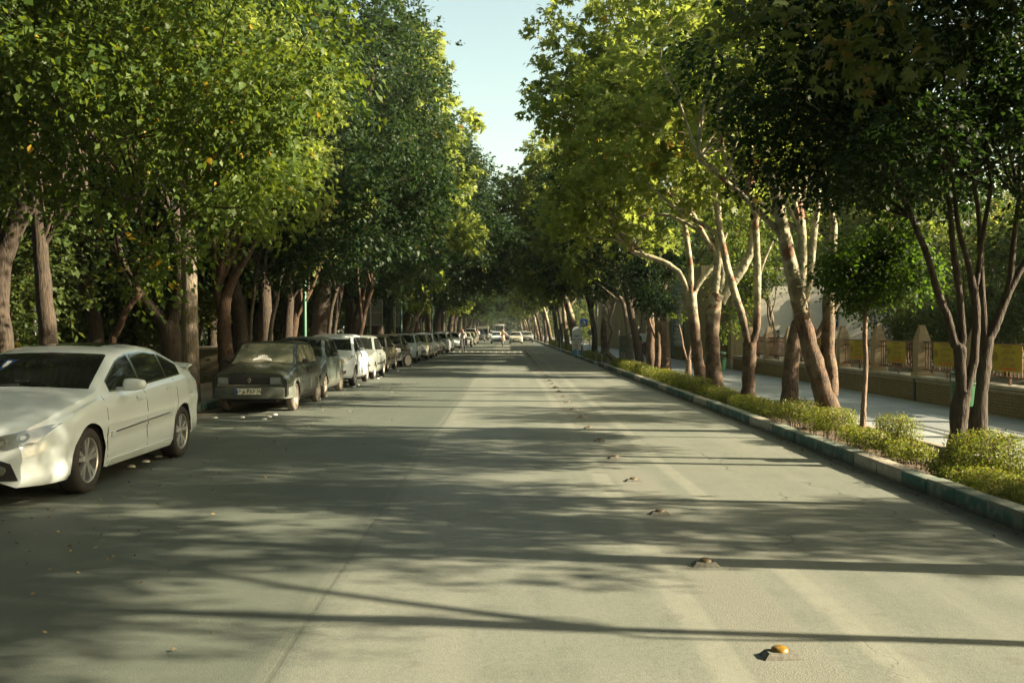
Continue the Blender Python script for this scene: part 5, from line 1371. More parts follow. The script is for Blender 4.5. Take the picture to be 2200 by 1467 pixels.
c.panel('crown_ornament', [(a - .02, z - .005) for a, z in cr + up], 'front', M['white_paint'], .02, cell=.2)
c.tube_part('wiper', [(-.50, .93, .965), (-.25, .97, .985), (-.02, .99, .985)], .007, M['black_plastic'])
c.tube_part('wiper', [(.02, .93, .965), (.25, .97, .98), (.46, .975, .955)], .007, M['black_plastic'])
for sx in (1, -1):
    c.panel('arch_trim', [(.73 - .36, .44), (.73 - .35, .56), (.73 - .15, .66), (.73 + .1, .66), (.73 + .30, .56), (.73 + .26, .52), (.73 + .09, .61), (.73 - .12, .61), (.73 - .27, .52), (.73 - .30, .44)], 'side', M['grey_plastic'], .012, sx=sx, cell=.05)
    c.panel('arch_trim', [(3.13 - .36, .36), (3.13 - .32, .56), (3.13 - .12, .66), (3.13 + .12, .66), (3.13 + .30, .54), (3.13 + .25, .52), (3.13 + .09, .61), (3.13 - .10, .61), (3.13 - .26, .50), (3.13 - .30, .36)], 'side', M['grey_plastic'], .012, sx=sx, cell=.05)

def boxy(L, H, hood=.80, sedan=True, W=1.62, r=.29, wb=2.35, fo=.70, cowl=.98):
    w = W / 2
    if sedan:
        top = [(0, hood - .12), (.1, hood - .03), (.6, hood + .03), (1.05, cowl - .04), (1.12, cowl - .01), (1.75, H - .06), (2.0, H - .01), (2.7, H - .01), (3.0, H - .06), (L - .75, cowl + .02), (L - .62, cowl - .01), (L - .08, cowl - .04), (L, cowl - .14)]
    else:
        top = [(0, hood - .10), (.1, hood - .02), (.5, hood + .05), (.9, cowl - .04), (.97, cowl), (1.6, H - .06), (1.9, H - .01), (L - .75, H - .02), (L - .5, H - .07), (L - .10, .95), (L, .85)]
    return dict(L=L, W=W, r=r, axles=(fo, fo + wb), archgap=.04, tumble=.36, crown=.03, bulge=.06, sig=.05, flare=.006, top=top,
        belt=[(0, hood - .15), (1.0, cowl - .06), (L * .7, cowl - .04), (L, cowl - .18)],
        wid=[(0, w - .13), (.08, w - .05), (.3, w - .015), (1, w), (L - .6, w), (L - .1, w - .05), (L, w - .12)], bot=[(0, .27), (.5, .24), (L - .6, .24), (L, .32)])
def simple_car(name, label, kind, pnt, px_edge, Zw, lamps='rect', group=None, dusty_w=False, detail=2, gmat=None, bump=None, X=None, spec_over=None, cat='car'):
    """px_edge: photo x of the outer edge of the front street-side wheel, Zw: its distance"""
    sp = dict({
        'pride': boxy(3.57, 1.44, .80, False, 1.60, .275, 2.34, .70),
        'hatch': dict(boxy(3.94, 1.49, .86, False, 1.71, .30, 2.52, .80, 1.02), bulge=.12, sig=.09, wid=[(0, .55), (.12, .70), (.35, .82), (.9, .855), (3.2, .855), (3.7, .78), (3.94, .66)]),
        'hatch2': dict(boxy(3.84, 1.43, .78, False, 1.65, .29, 2.44, .80, .98), bulge=.12, sig=.10, wid=[(0, .52), (.12, .66), (.35, .78), (.9, .825), (3.1, .825), (3.6, .75), (3.84, .64)]),
        'sedan': boxy(4.42, 1.41, .78, True, 1.70, .29, 2.67, .87, .97),
        'small_sedan': boxy(3.95, 1.42, .80, True, 1.60, .275, 2.34, .72, .98),
        'suv': boxy(4.3, 1.78, .98, False, 1.75, .33, 2.5, .8, 1.12),
    }[kind])
    if spec_over: sp.update(spec_over)
    w = sp['W'] / 2
    x = (GX(px_edge, Zw) - w + .02) if X is None else X
    c = Car(name, label, sp, x, Zw - sp['axles'][0], dict(paint=pnt), cat, group)
    L = sp['L']; g = gmat or M['glass']
    if kind in ('sedan', 'small_sedan'):
        c.glass([(1.32, 2.05), (2.11, 2.85)], g, (1.10, 1.80), (L - .75, 3.0), None, pil=.07)
        se = [1.15, 2.08, 2.9]
    else:
        c.glass([(1.2, 1.98), (2.04, 2.75), (2.8, L - .45)], g, (.98, 1.68), (L - .12, L - .55), None, pil=.075)
        se = [1.05, 2.01, 2.78]
    c.wheels('alloy' if kind == 'hatch' else 'steel', M['rubber_dusty'] if kind == 'pride' else None, width=.17)
    c.mirror_(1.38, c.belt(1.38) + .09, pnt if kind in ('hatch', 'hatch2') else M['black_plastic'], .17, .11, .09)
    if detail > 1: c.seams(se, .30); c.handles([1.85], M['black_plastic'], -.12)
    h = sp['top'][1][1]
    if lamps == 'rect':
        c.both('headlight', [(w - .42, h - .17), (w - .15, h - .17), (w - .12, h - .06), (w - .42, h - .06)], M['lamp'], .012)
        c.panel('grille', [(-w + .44, h - .17), (w - .44, h - .17), (w - .44, h - .06), (-w + .44, h - .06)], 'front', M['black_plastic'], .010)
    elif lamps == 'old':
        c.both('headlight', [(w - .36, h - .20), (w - .12, h - .20), (w - .10, h - .02), (w - .34, h - .06)], M['lamp_old'], .012)
        c.panel('grille', [(-w + .38, h - .13), (w - .38, h - .13), (w - .38, h - .07), (-w + .38, h - .07)], 'front', M['black_plastic'], .008)
    elif lamps == 'almond':
        c.both('headlight', [(w - .46, h - .16), (w - .30, h - .185), (w - .10, h - .05), (w - .055, h + .05), (w - .16, h + .03), (w - .38, h - .06)], M['lamp_old'], .012)
        c.panel('grille', [(-.30, h - .10), (.30, h - .10), (.34, h - .04), (-.34, h - .04)], 'front', M['chrome'], .006)
        c.both('fog_lamp', [(w - .36, .36), (w - .19, .38), (w - .17, .48), (w - .30, .47)], M['black_plastic'], .010)
    elif lamps == 'cat':
        c.both('headlight', [(w - .44, h - .13), (w - .28, h - .15), (w - .10, h - .03), (w - .07, h + .05), (w - .22, h + .02)], M['lamp'], .012)
        c.panel('lower_grille', [(-.44, .40), (.44, .40), (.56, .50), (.50, .535), (-.50, .535), (-.56, .50)], 'front', M['black_plastic'], .012)
        c.both('fog_lamp', c.ellipse(w - .28, .36, .05, .05), M['lamp_dark'], .012)
    if bump: c.wrap('bumper', .30, .50, .45, .05, bump)
    if lamps in ('rect',) and not bump:
        c.panel('bumper_strip', [(-w + .08, .44), (w - .08, .44), (w - .08, .50), (-w + .08, .50)], 'front', M['black_plastic'], .012)
        for sx in (1, -1): c.panel('bumper_strip', [(1.15, .46), (2.9, .46), (2.9, .52), (1.15, .52)], 'side', M['black_plastic'], .012, sx=sx)
    if detail > 0: c.plate(.44 if lamps != 'cat' else .34, .02 if not bump else .09, None, .46, .10)
    return c
PT = lambda n, c, d=.15, r=.28: paint(n, c, r, d)
GREEN = PT('teal_green_paint', (.035, .055, .05), .28)
WH = PT('plain_white_paint', (.48, .54, .56), .08); CREAM = PT('cream_paint', (.42, .41, .33), .15); OLIVE = PT('olive_gold_paint', (.20, .175, .105), .2)
BLK = PT('black_paint', (.018, .02, .018), .25); GB = PT('grey_blue_paint', (.16, .19, .18), .3); SIL = PT('silver_paint', (.36, .37, .35), .15); LB_ = PT('light_blue_white_paint', (.48, .56, .58), .12); DG = PT('dark_grey_paint', (.06, .07, .07), .2)
c = simple_car('small_hatchback', 'dark teal-green small hatchback squeezed behind the dusty old hatchback', 'pride', GREEN, 700, 23.6, 'old')
c = simple_car('white_hatchback', 'white rounded hatchback with yellowed almond headlights', 'hatch', WH, 764, 28.2, 'almond')
simple_car('small_sedan', 'grey-blue small sedan hidden behind the white rounded hatchback', 'small_sedan', GB, 806, 32.3, 'rect')
simple_car('gold_sedan', 'olive gold sedan with a black bumper strip', 'sedan', OLIVE, 834, 38.0, 'rect')
simple_car('dark_sedan', 'black-green sedan beside the parked motorcycle', 'sedan', BLK, 866, 43.3, 'rect')
simple_car('compact_hatchback', 'white compact hatchback with a wide black lower grille', 'hatch2', WH, 896, 48.3, 'cat')
simple_car('cream_sedan', 'cream sedan with black side strips next to the compact hatchback', 'sedan', CREAM, 921, 52.6, 'rect')
G_C = 'cars parked along the left kerb'
simple_car('parked_car', 'white parked car right behind the cream sedan', 'pride', WH, 934, 57.8, 'rect', G_C, detail=1)
simple_car('parked_car', 'silver small car with its front wheel turned out', 'pride', SIL, 946, 64.2, 'rect', G_C, detail=1)
simple_car('parked_car', 'pale blue hatchback behind the silver small car', 'hatch2', LB_, 963, 69.5, 'cat', G_C, detail=1)
simple_car('parked_car', 'tall plain white car behind the pale blue hatchback', 'hatch', WH, 972, 74.2, 'almond', G_C, detail=1)
simple_car('parked_car', 'white-blue hatchback half hidden by the front cyclist', 'hatch2', LB_, 989, 84.0, 'cat', G_C, detail=1)
simple_car('parked_car', 'golden old sedan parked right of the front cyclist', 'sedan', OLIVE, 1022, 104.0, 'rect', G_C, detail=1)
simple_car('parked_car', 'grey sedan parked behind the golden one', 'small_sedan', GB, 1014, 94.0, 'rect', G_C, detail=0)
simple_car('parked_car', 'pale van roof rising behind the golden old sedan', 'suv', SIL, 1026, 115.0, 'rect', G_C, detail=0)
simple_car('parked_car', 'dark off-roader parked in front of the minibus', 'suv', DG, 1042, 138.0, 'rect', G_C, detail=0)
for i, (z, m) in enumerate(((146, WH), (172, SIL), (180, WH), (190, CREAM))): simple_car('parked_car', 'tiny far parked car beyond the minibus', 'pride', m, VX - 3.9 * F / z, z, 'rect', G_C, detail=0)
G_M = 'cars driving towards the camera'
simple_car('moving_car', 'pale silver-blue car driving in the left lane before the bus', 'sedan', LB_, 0, 117, 'rect', G_M, detail=0, X=GX(1069, 117))
simple_car('moving_car', 'dark car driving behind the motorcycle rider', 'sedan', DG, 0, 142, 'rect', G_M, detail=0, X=GX(1091, 142))
simple_car('moving_car', 'cream-green boxy car with four dark slots in the middle of the road', 'small_sedan', CREAM, 0, 114, 'rect', G_M, detail=1, X=GX(1108.5, 114))
simple_car('moving_car', 'pale car with a dark grille driving nearest to the right kerb', 'small_sedan', SIL, 0, 128, 'rect', G_M, detail=1, X=GX(1133, 128), bump=M['black_plastic'])
simple_car('moving_car', 'white car driving far off beside the minibus', 'pride', WH, 0, 165, 'rect', G_M, detail=0, X=GX(1054, 165))
simple_car('moving_car', 'white car following the pale one by the right kerb', 'pride', WH, 0, 150, 'rect', G_M, detail=0, X=GX(1127, 150))

# minibus and bus
def bus(name, label, x, y, W_, H_, L_, pnt, z0=.35):
    e = thing(name, label, 'bus', (x, y, 0)); b = MB(); w = W_ / 2
    b.box(-w, w, 0, L_, z0, H_, 0, .12); b.build('body', pnt, e, angle=40)
    b = MB(); b.box(-w + .14, w - .14, -.02, .0, H_ * .40, H_ - .42, 0); b.build('windscreen', M['glass'], e)
    b = MB(); b.box(-w + .2, w - .2, -.015, 0, z0 + .1, z0 + .32); b.build('grille', M['black_plastic'], e)
    for sx in (-1, 1):
        b = MB(); b.box(min(sx * (w - .45), sx * (w - .12)), max(sx * (w - .45), sx * (w - .12)), -.02, .001, z0 + .36, z0 + .52); b.build('headlight', M['lamp'], e)
        b = MB(); b.box(sx * w - .01 if sx > 0 else -w - .01, sx * w + .01 if sx > 0 else -w + .01, .4, L_ - .3, H_ * .5, H_ - .4); b.build('side_window', M['glass'], e)
        b = MB(); b.box(min(sx * (w + .02), sx * (w + .22)), max(sx * (w + .02), sx * (w + .22)), -.1, .0, H_ - 1.0, H_ - .6, 0, .02); b.build('mirror', M['black_plastic'], e)
        for yy in (L_ * .2, L_ * .78):
            b = MB(); b.lathe([(-.12, .001), (-.12, .4), (.12, .4), (.12, .001)], 20, 'X', (sx * (w - .14), yy, .4)); b.build('wheel', M['rubber'], e)
bus('minibus', 'cream minibus parked behind the dark off-roader', GX(1037, 155), 155, 1.9, 2.25, 5.2, CREAM)
bus('coach', 'tall pale coach with a big dark windscreen far down the road', GX(1073, 272), 272, 2.6, 3.25, 11, SIL)

# ------------------------------------------------------------------ people and two-wheelers
def person(label, loc, joints, clothes, h=1.7, rz=0, name='person', cat='person'):
    """joints in units of body height; one skinned surface, clothing by zone"""
    J = {'pelvis': (0, 0, .52), 'spine': (0, 0, .62), 'chest': (0, 0, .75), 'neck': (0, 0, .845), 'head0': (0, -.008, .89), 'head1': (0, -.01, .965),
         'shl': (-.105, 0, .81), 'shr': (.105, 0, .81), 'ell': (-.135, .01, .64), 'elr': (.135, .01, .64), 'hal': (-.14, -.02, .50), 'har': (.14, -.02, .50), 'fil': (-.14, -.03, .455), 'fir': (.14, -.03, .455),
         'hpl': (-.052, 0, .50), 'hpr': (.052, 0, .50), 'knl': (-.058, -.01, .28), 'knr': (.058, -.01, .28), 'anl': (-.058, .01, .045), 'anr': (.058, .01, .045), 'tol': (-.062, -.075, .018), 'tor': (.062, -.075, .018)}
    J.update(joints)
    R = {'pelvis': .078, 'spine': .07, 'chest': .082, 'neck': .032, 'head0': .046, 'head1': .044, 'shl': .038, 'shr': .038, 'ell': .026, 'elr': .026, 'hal': .018, 'har': .018, 'fil': .014, 'fir': .014,
         'hpl': .055, 'hpr': .055, 'knl': .036, 'knr': .036, 'anl': .024, 'anr': .024, 'tol': .020, 'tor': .020}
    E_ = [('pelvis', 'spine'), ('spine', 'chest'), ('chest', 'neck'), ('neck', 'head0'), ('head0', 'head1'), ('chest', 'shl'), ('chest', 'shr'), ('shl', 'ell'), ('shr', 'elr'), ('ell', 'hal'), ('elr', 'har'), ('hal', 'fil'), ('har', 'fir'),
          ('pelvis', 'hpl'), ('pelvis', 'hpr'), ('hpl', 'knl'), ('hpr', 'knr'), ('knl', 'anl'), ('knr', 'anr'), ('anl', 'tol'), ('anr', 'tor')]
    ks = list(J); me = bpy.data.meshes.new('skel')
    me.from_pydata([tuple(c * h for c in J[k]) for k in ks], [(ks.index(a), ks.index(b_)) for a, b_ in E_], [])
    o = bpy.data.objects.new('skel', me); COL.objects.link(o)
    m = o.modifiers.new('s', 'SKIN'); m.use_smooth_shade = True
    for i, k in enumerate(ks):
        v = me.skin_vertices[0].data[i]; v.radius = (R[k] * h * (1.25 if k in ('chest', 'pelvis', 'spine') else 1), R[k] * h * .85); v.use_root = (k == 'pelvis')
    o.modifiers.new('u', 'SUBSURF').levels = 1
    dg = bpy.context.evaluated_depsgraph_get(); nm = bpy.data.meshes.new_from_object(o.evaluated_get(dg)); bpy.data.objects.remove(o)
    nm.name = name; nm.materials.clear()
    for k in ('top', 'legs', 'skin', 'hair', 'shoe'): nm.materials.append(clothes.get(k, M['skin'] if k == 'skin' else M['hair']))
    hz = J['head0'][2] * h; pz = J['pelvis'][2] * h; arm = clothes.get('sleeve', 1)
    jl = [(Vector(J[k]) * h, k) for k in ks]
    for f in nm.polygons:
        c_ = f.center; k = min(jl, key=lambda q: (q[0] - c_).length - R[q[1]] * h)[1]
        if k in ('head0', 'head1', 'neck'): mi = 3 if (c_.z > (J['head1'][2] - .005) * h or (c_.y > (J['head0'][1] + .012) * h and k != 'neck')) else 2
        elif k in ('hal', 'har', 'fil', 'fir'): mi = 2
        elif k in ('tol', 'tor', 'anl', 'anr'): mi = 4
        elif k in ('hpl', 'hpr', 'knl', 'knr') or (k == 'pelvis' and c_.z < (J['pelvis'][2] + .01) * h): mi = 1
        else: mi = 0
        f.material_index = mi
    ob = link(name, nm); ob.location = loc; ob.rotation_euler = (0, 0, rz)
    return tag(ob, label, cat)
CL = lambda t, l, **k: dict(top=M[t], legs=M[l], hair=M['hair'], shoe=M['cloth_dark'], **k)
px_, Zp = 995, 71.0
RIDE = {'pelvis': (0, .06, .56), 'spine': (0, .03, .65), 'chest': (0, -.04, .765), 'neck': (0, -.09, .85), 'head0': (0, -.11, .90), 'head1': (0, -.12, .975), 'shl': (-.105, -.07, .81), 'shr': (.105, -.07, .81),
        'ell': (-.15, -.17, .70), 'elr': (.15, -.17, .70), 'hal': (-.13, -.29, .63), 'har': (.13, -.29, .63), 'fil': (-.12, -.32, .625), 'fir': (.12, -.32, .625),
        'hpl': (-.05, .05, .54), 'hpr': (.05, .05, .54), 'knl': (-.07, -.13, .42), 'knr': (.075, -.05, .30), 'anl': (-.065, -.06, .20), 'anr': (.07, .02, .06), 'tol': (-.065, -.12, .165), 'tor': (.07, -.06, .03)}
def bicycle(label, loc, rz=0):
    e = thing('bicycle', label, 'bicycle', loc, rz)
    for yy in (-.52, .52):
        b = MB()
        vs = []; b.lathe([(-.018, .325), (0, .34), (.018, .325), (0, .31)], 28, 'X', (0, yy, .34), closed=True)
        w_ = b.build('wheel', M['rubber'], e, smooth=True)
        b = MB()
        for k in range(12):
            a = math.pi * k / 6; b.tube([(0, yy, .34), (0, yy + .31 * math.cos(a), .34 + .31 * math.sin(a))], [.002, .002], 3, cap=False)
        b.build('spokes', M['chrome'], w_)
    b = MB()
    for p, q in (((0, .52, .34), (0, .12, .34)), ((0, .12, .34), (0, .22, .82)), ((0, .22, .82), (0, .52, .34)), ((0, .12, .34), (0, -.36, .72)), ((0, .20, .78), (0, -.34, .82)), ((0, -.32, .92), (0, -.52, .34))):
        b.tube([p, q], [.016, .014], 6)
    b.build('frame', M['dark_metal'], e)
    b = MB(); b.tube([(-.28, -.24, 1.0), (-.1, -.34, 1.02), (.1, -.34, 1.02), (.28, -.24, 1.0)], [.012] * 4, 6); b.tube([(0, -.32, .9), (0, -.34, 1.02)], [.012, .012], 6); b.build('handlebar', M['chrome'], e)
    b = MB(); b.box(-.07, .07, .12, .36, .86, .92, 0, .02); b.build('saddle', M['black_plastic'], e)
    b = MB(); b.box(-.10, .10, .10, .14, .32, .36); b.build('pedals', M['black_plastic'], e)
    return e
def motorcycle(label, loc, rz=0, white=False):
    e = thing('motorcycle', label, 'motorcycle', loc, rz)
    for yy in (-.62, .62):
        b = MB(); b.lathe([(-.05, .24), (-.05, .27), (-.02, .295), (.02, .295), (.05, .27), (.05, .24)], 28, 'X', (0, yy, .295), closed=True); w_ = b.build('wheel', M['rubber'], e, smooth=True)
        b = MB(); b.lathe([(-.03, .001), (-.03, .25), (.03, .25), (.03, .001)], 20, 'X', (0, yy, .295)); b.build('rim', M['steel_rim'], w_)
        b = MB(); vs = []; fs = []
        for k in range(9):
            a = math.pi * (.15 + .7 * k / 8); vs += [(-.06, yy + .33 * math.cos(a), .295 + .33 * math.sin(a)), (.06, yy + .33 * math.cos(a), .295 + .33 * math.sin(a))]
        for k in range(8): fs.append((2 * k, 2 * k + 1, 2 * k + 3, 2 * k + 2))
        b.add(vs, fs); b.build('mudguard', M['white_paint'] if white else M['dark_metal'], e)
    b = MB(); b.box(-.13, .13, -.30, .12, .30, .62, 0, .05); b.build('engine', M['dark_metal'], e)
    b = MB(); b.box(-.12, .12, -.38, .02, .64, .84, 0, .06); b.build('tank', M['white_paint'] if white else M['banner_red'], e)
    b = MB(); b.box(-.12, .12, .03, .70, .70, .80, 0, .04); b.build('seat', M['black_plastic'], e)
    b = MB()
    for sx in (-.07, .07): b.tube([(sx, -.62, .295), (sx, -.44, .95)], [.02, .02], 6)
    b.build('fork', M['chrome'], e)
    b = MB(); b.tube([(-.34, -.30, 1.02), (-.12, -.42, .98), (.12, -.42, .98), (.34, -.30, 1.02)], [.014] * 4, 6); b.build('handlebar', M['chrome'], e)
    b = MB(); b.lathe([(-.60, .001), (-.60, .085), (-.50, .10), (-.45, .04)], 16, 'Y', (0, 0, .88)); b.build('headlight', M['lamp'], e, smooth=True)
    if white:
        b = MB(); b.box(-.17, .17, -.60, -.50, .62, 1.02, 0, .04); b.build('fairing', M['white_paint'], e)
    return e
bx = GX(994, Zp)
bicycle('bicycle ridden by the man in the grey shirt', (bx, Zp, 0))
person('cyclist in a pale grey shirt and dark trousers riding beside the parked cars', (bx, Zp, 0), RIDE, CL('cloth_grey', 'cloth_dark'), 1.72)
b = MB(); b.box(bx + .30, bx + .52, Zp - .42, Zp - .36, .52, .92, 0, .05); tag(b.build('shopping_bag', M['white_paint']), "white plastic bag hanging from the front cyclist's handlebar", 'bag')
Zm = 97.0; mx = GX(1080, Zm)
motorcycle('motorcycle ridden down the middle of the road', (mx, Zm, 0))
person('motorcycle rider in beige clothes stretching one arm out', (mx, Zm, 0), dict(RIDE, elr=(.24, -.08, .72), har=(.36, -.10, .58), fir=(.40, -.11, .53), knr=(.11, -.12, .42), anr=(.09, -.04, .20), tor=(.09, -.10, .17)), dict(CL('cloth_beige', 'cloth_beige'), hair=M['hair']), 1.72)
Z2 = 120.0; x2 = GX(1026, Z2)
bicycle('bicycle ridden by the man in the white shirt farther back', (x2, Z2, 0))
person('farther cyclist in a white shirt and dark trousers', (x2, Z2, 0), RIDE, CL('cloth_white', 'cloth_dark'), 1.74)
motorcycle('parked motorcycle with a white front beside the olive gold sedan', (GX(858, 42.4), 42.2, 0), -.55, True)
WALK = {'knl': (-.055, -.05, .285), 'anl': (-.055, -.09, .05), 'tol': (-.058, -.16, .03), 'knr': (.055, .0, .27), 'anr': (.055, .10, .06), 'tor': (.06, .03, .02), 'hal': (-.15, -.07, .52), 'fil': (-.15, -.09, .475), 'har': (.15, .04, .52), 'fir': (.15, .03, .475)}
person('small child in a maroon top and black trousers walking on the pavement', (GX(1379.5, 48.5), 48.5, ZP), WALK, CL('cloth_maroon', 'cloth_dark'), .98)
person('pedestrian in a white shirt and dark trousers walking behind the child', (GX(1383, 53), 53, ZP), WALK, CL('cloth_white', 'cloth_dark'), 1.55)
person('pedestrian in black beside the child, half hidden by the leaning trunk', (GX(1370, 49), 49, ZP), WALK, dict(CL('cloth_dark', 'cloth_dark'), skin=M['skin']), 1.45)

# ------------------------------------------------------------------ street furniture
def studs():
    # raised studs along the lane line
    lb = ['nearest brown stud with a yellow cap in the lane line', 'second stud of the lane line, with a dull yellow cap', 'third stud of the lane line', 'fourth stud of the lane line', 'fifth stud of the lane line', 'sixth stud of the lane line']
    proto = None
    for i in range(40):
        z = 4.80 + 1.87 * i; x = GX(1090 + (1680 - 1090) * (4.80 / 4.80), 4.80)
        x = 1.355 + .012 * math.sin(i * 2.1)
        lab = lb[i] if i < 6 else 'worn brown stud farther along the lane line'
        if i in (0,) or proto is None:
            e = thing('road_stud', lab, 'road stud', (x, z, 0), .05, 'raised studs along the lane line')
            b = MB(); v0 = [(-.095, -.055, 0), (.095, -.055, 0), (.095, .055, 0), (-.095, .055, 0)]; v1 = [(-.066, -.034, .030), (.066, -.034, .030), (.066, .038, .030), (-.066, .038, .030)]
            b.add(v0 + v1, [(0, 1, 5, 4), (1, 2, 6, 5), (2, 3, 7, 6), (3, 0, 4, 7), (4, 5, 6, 7)]); b.build('base', M['stud_base'], e)
            b = MB(); b.lathe([(.028, .044), (.042, .041), (.050, .028), (.053, .001)], 16, 'Z', (0, .01, 0)); b.build('cap', M['stud_yellow'], e, smooth=True)
            if i == 0: first_e = e; proto = None if False else e
        elif i == 1:
            e = copy_thing(proto, (x, z, 0), rs.uniform(-.15, .15), None, lab); brown = e
            for ch in e.children:
                if ch.name.startswith('cap'): ch.data = ch.data.copy(); ch.data.materials[0] = M['stud_brown']
        else:
            e = copy_thing(brown, (x, z, 0), rs.uniform(-.2, .2), (1, 1, rs.uniform(.7, 1)), lab)
studs()
b = MB(); b.lathe([(0, .052), (.012, .047), (.022, .032), (.027, .001)], 14, 'Z')
sm = b.build('ceramic_stud', M['stud_white'], smooth=True)
places = []
def ground(px, py): z = gz(py); return (GX(px, z), z)
for px, py, lb in ((282, 1003, 'white dome stud nearest the front wheel under the white sedan'), (313, 992, 'middle white dome stud under the white sedan'), (341, 981, 'white dome stud nearest the rear wheel under the white sedan'),
                   (463, 898, 'leftmost white dome stud before the dusty old hatchback'), (521, 897, 'second white dome stud from the left before the dusty old hatchback'), (568, 901, 'lowest white dome stud before the dusty old hatchback'), (579, 896, 'white dome stud before the dusty old hatchback front wheel'), (591, 891, 'white dome stud nearest the dusty old hatchback front wheel'),
                   (685, 858, 'white dome stud beside the rear wheel of the dusty old hatchback'), (700, 852, 'white dome stud by the teal-green hatchback front wheel'), (730, 829, 'white dome stud by the teal-green hatchback rear wheel'), (761, 831, 'white dome stud at the white hatchback front wheel'), (770, 827, 'white dome stud just off the white hatchback front wheel'),
                   (812, 813, 'white dome stud behind the white hatchback rear wheel'), (818, 810, 'white dome stud beside the grey-blue sedan'), (829, 798, 'white dome stud at the gold sedan front wheel'), (855, 797, 'white dome stud off the gold sedan'), (885, 787, 'white dome stud off the dark sedan')):
    places.append((*ground(px, py), lb, 1.0))
for i, px in enumerate(range(975, 1270, 13)): places.append((GX(px, 72.8), 72.8 - (px - 975) * .012, 'pale stud in the two rows across the road', 1.05))
for i, px in enumerate(range(1067, 1270, 14)): places.append((GX(px, 69.5), 69.5 - (px - 1067) * .012, 'pale stud in the two rows across the road', 1.05))
for i, (x, y, lb, s) in enumerate(places):
    if x > 4.0: continue
    o = sm if i == 0 else sm.copy()
    if i: COL.objects.link(o)
    o.location = (x, y, .001); o.scale = (s, s, s); tag(o, lb, 'road stud', 'white dome studs' if s == 1.0 else 'studs across the road')

def post(name, label, cat, x, y, h, r, mat, z0=.12): 
    e = thing(name, label, cat, (x, y, z0)); b = MB(); b.tube([(0, 0, 0), (0, 0, h)], [r, r * .85], 14); b.build('pole', mat, e, smooth=True); return e
for (px, Z, lb) in ((655, 30.6, 'nearest green lamp post rising behind the white hatchback'), (862, 58.5, 'second green lamp post by the pale forked tree'), (928, 82.0, 'third green lamp post down the left row'), (958, 104.0, 'farthest green lamp post on the left')):
    e = thing('lamp_post', lb, 'lamp post', (GX(px, Z), Z, .12), 0, 'green lamp posts')
    b = MB(); b.tube([(0, 0, 0), (0, 0, .9), (0, 0, .95), (0, 0, 7.5)], [.085, .08, .07, .05], 16); b.build('pole', M['green_metal'], e, smooth=True)
    b = MB(); b.tube([(0, 0, .0), (0, 0, .06)], [.15, .14], 16); b.build('base', M['green_metal'], e)
    b = MB(); b.tube([(0, 0, 7.45), (.3, 0, 7.9), (1.0, 0, 8.05)], [.04, .035, .03], 8, res=3); b.build('arm', M['green_metal'], e, smooth=True)
    b = MB(); b.box(.9, 1.4, -.1, .1, 7.96, 8.06, 0, .03); b.build('lamp_head', M['pale_metal'], e)
# billboard backs
for (px0, px1, Z, z0, z1, lb) in ((788, 822, 50.0, 1.75, 3.05, 'larger grey billboard back on posts behind the gold sedan'), (846, 858, 55.0, 1.7, 3.0, 'narrow grey billboard back next to the second lamp post')):
    x0, x1 = GX(px0, Z), GX(px1, Z); e = thing('billboard', lb, 'billboard', ((x0 + x1) / 2, Z, .12))
    w = (x1 - x0) / 2
    b = MB(); b.box(-w, w, 0, .05, z0, z1); b.build('panel', M['board_back'], e)
    b = MB()
    for q in (z0, (z0 + z1) / 2, z1): b.box(-w - .01, w + .01, -.025, -.001, q - .015, q + .015)
    for q in (-w, w): b.box(q - .015, q + .015, -.024, -.002, z0 + .016, z1 - .016)
    b.build('frame', M['pale_metal'], e)
    b = MB(); b.tube([(-w * .5, -.05, 0), (-w * .5, -.05, z1 + .1)], [.035, .035], 8); b.build('post', M['pale_metal'], e)
for (px, Z, lb) in ((77, 21.0, 'thin pale green pole behind the white sedan roof at far left'), (905, 66.0, 'thin white pole behind the cream sedan')):
    post('thin_pole', lb, 'pole', GX(px, Z), Z, 2.3, .035, M['pale_metal'])
# signs on the right
Zs = 56.0; xs = GX(1252, Zs)
e = thing('crossing_sign', 'blue square pedestrian crossing sign on a pale pole', 'road sign', (xs, Zs, ZS))
b = MB(); b.tube([(0, 0, 0), (.03, 0, 2.15)], [.028, .028], 10); b.build('pole', M['pale_metal'], e, smooth=True)
zc = HC - (693 - VY) * Zs / F - ZS
b = MB(); b.box(-.215 + .06, .215 + .06, -.05, -.03, zc - .215, zc + .215, 0, .012); p_ = b.build('sign_plate', M['sign_blue'], e)
b = MB(); b.add([(-.15 + .06, -.053, zc - .15), (.15 + .06, -.053, zc - .15), (.06, -.053, zc + .15)], [(0, 1, 2)]); b.build('triangle', M['sign_pale'], p_)
b = MB()
for q in ([(.06, zc + .06), (.05, zc - .03)], [(.05, zc - .03), (.015, zc - .12)], [(.05, zc - .03), (.10, zc - .12)], [(.055, zc + .02), (.10, zc - .02)], [(.055, zc + .02), (.02, zc - .03)]):
    b.tube([(q[0][0], -.056, q[0][1]), (q[1][0], -.056, q[1][1])], [.011, .010], 5)
b.lathe([(-.062, .001), (-.062, .018), (-.055, .018)], 10, 'Y', (.062, 0, zc + .085)); b.build('walking_figure', M['ink'], p_)
b = MB()
for k in range(6): b.box(-.14 + .06 + k * .05, -.115 + .06 + k * .05, -.0545, -.0532, zc - .185, zc - .155)
b.build('stripes', M['sign_pale'], p_)
Zs = 62.5; xs = GX(1239, Zs)
e = thing('museum_sign', 'white arched museum sign board with Persian lettering', 'sign board', (xs, Zs, ZS))
w = .29; z0 = .28; z1 = 1.80
pts = [(-w, z0), (w, z0)] + [(w * math.cos(math.pi * k / 14), z1 - w + w * math.sin(math.pi * k / 14)) for k in range(15)]
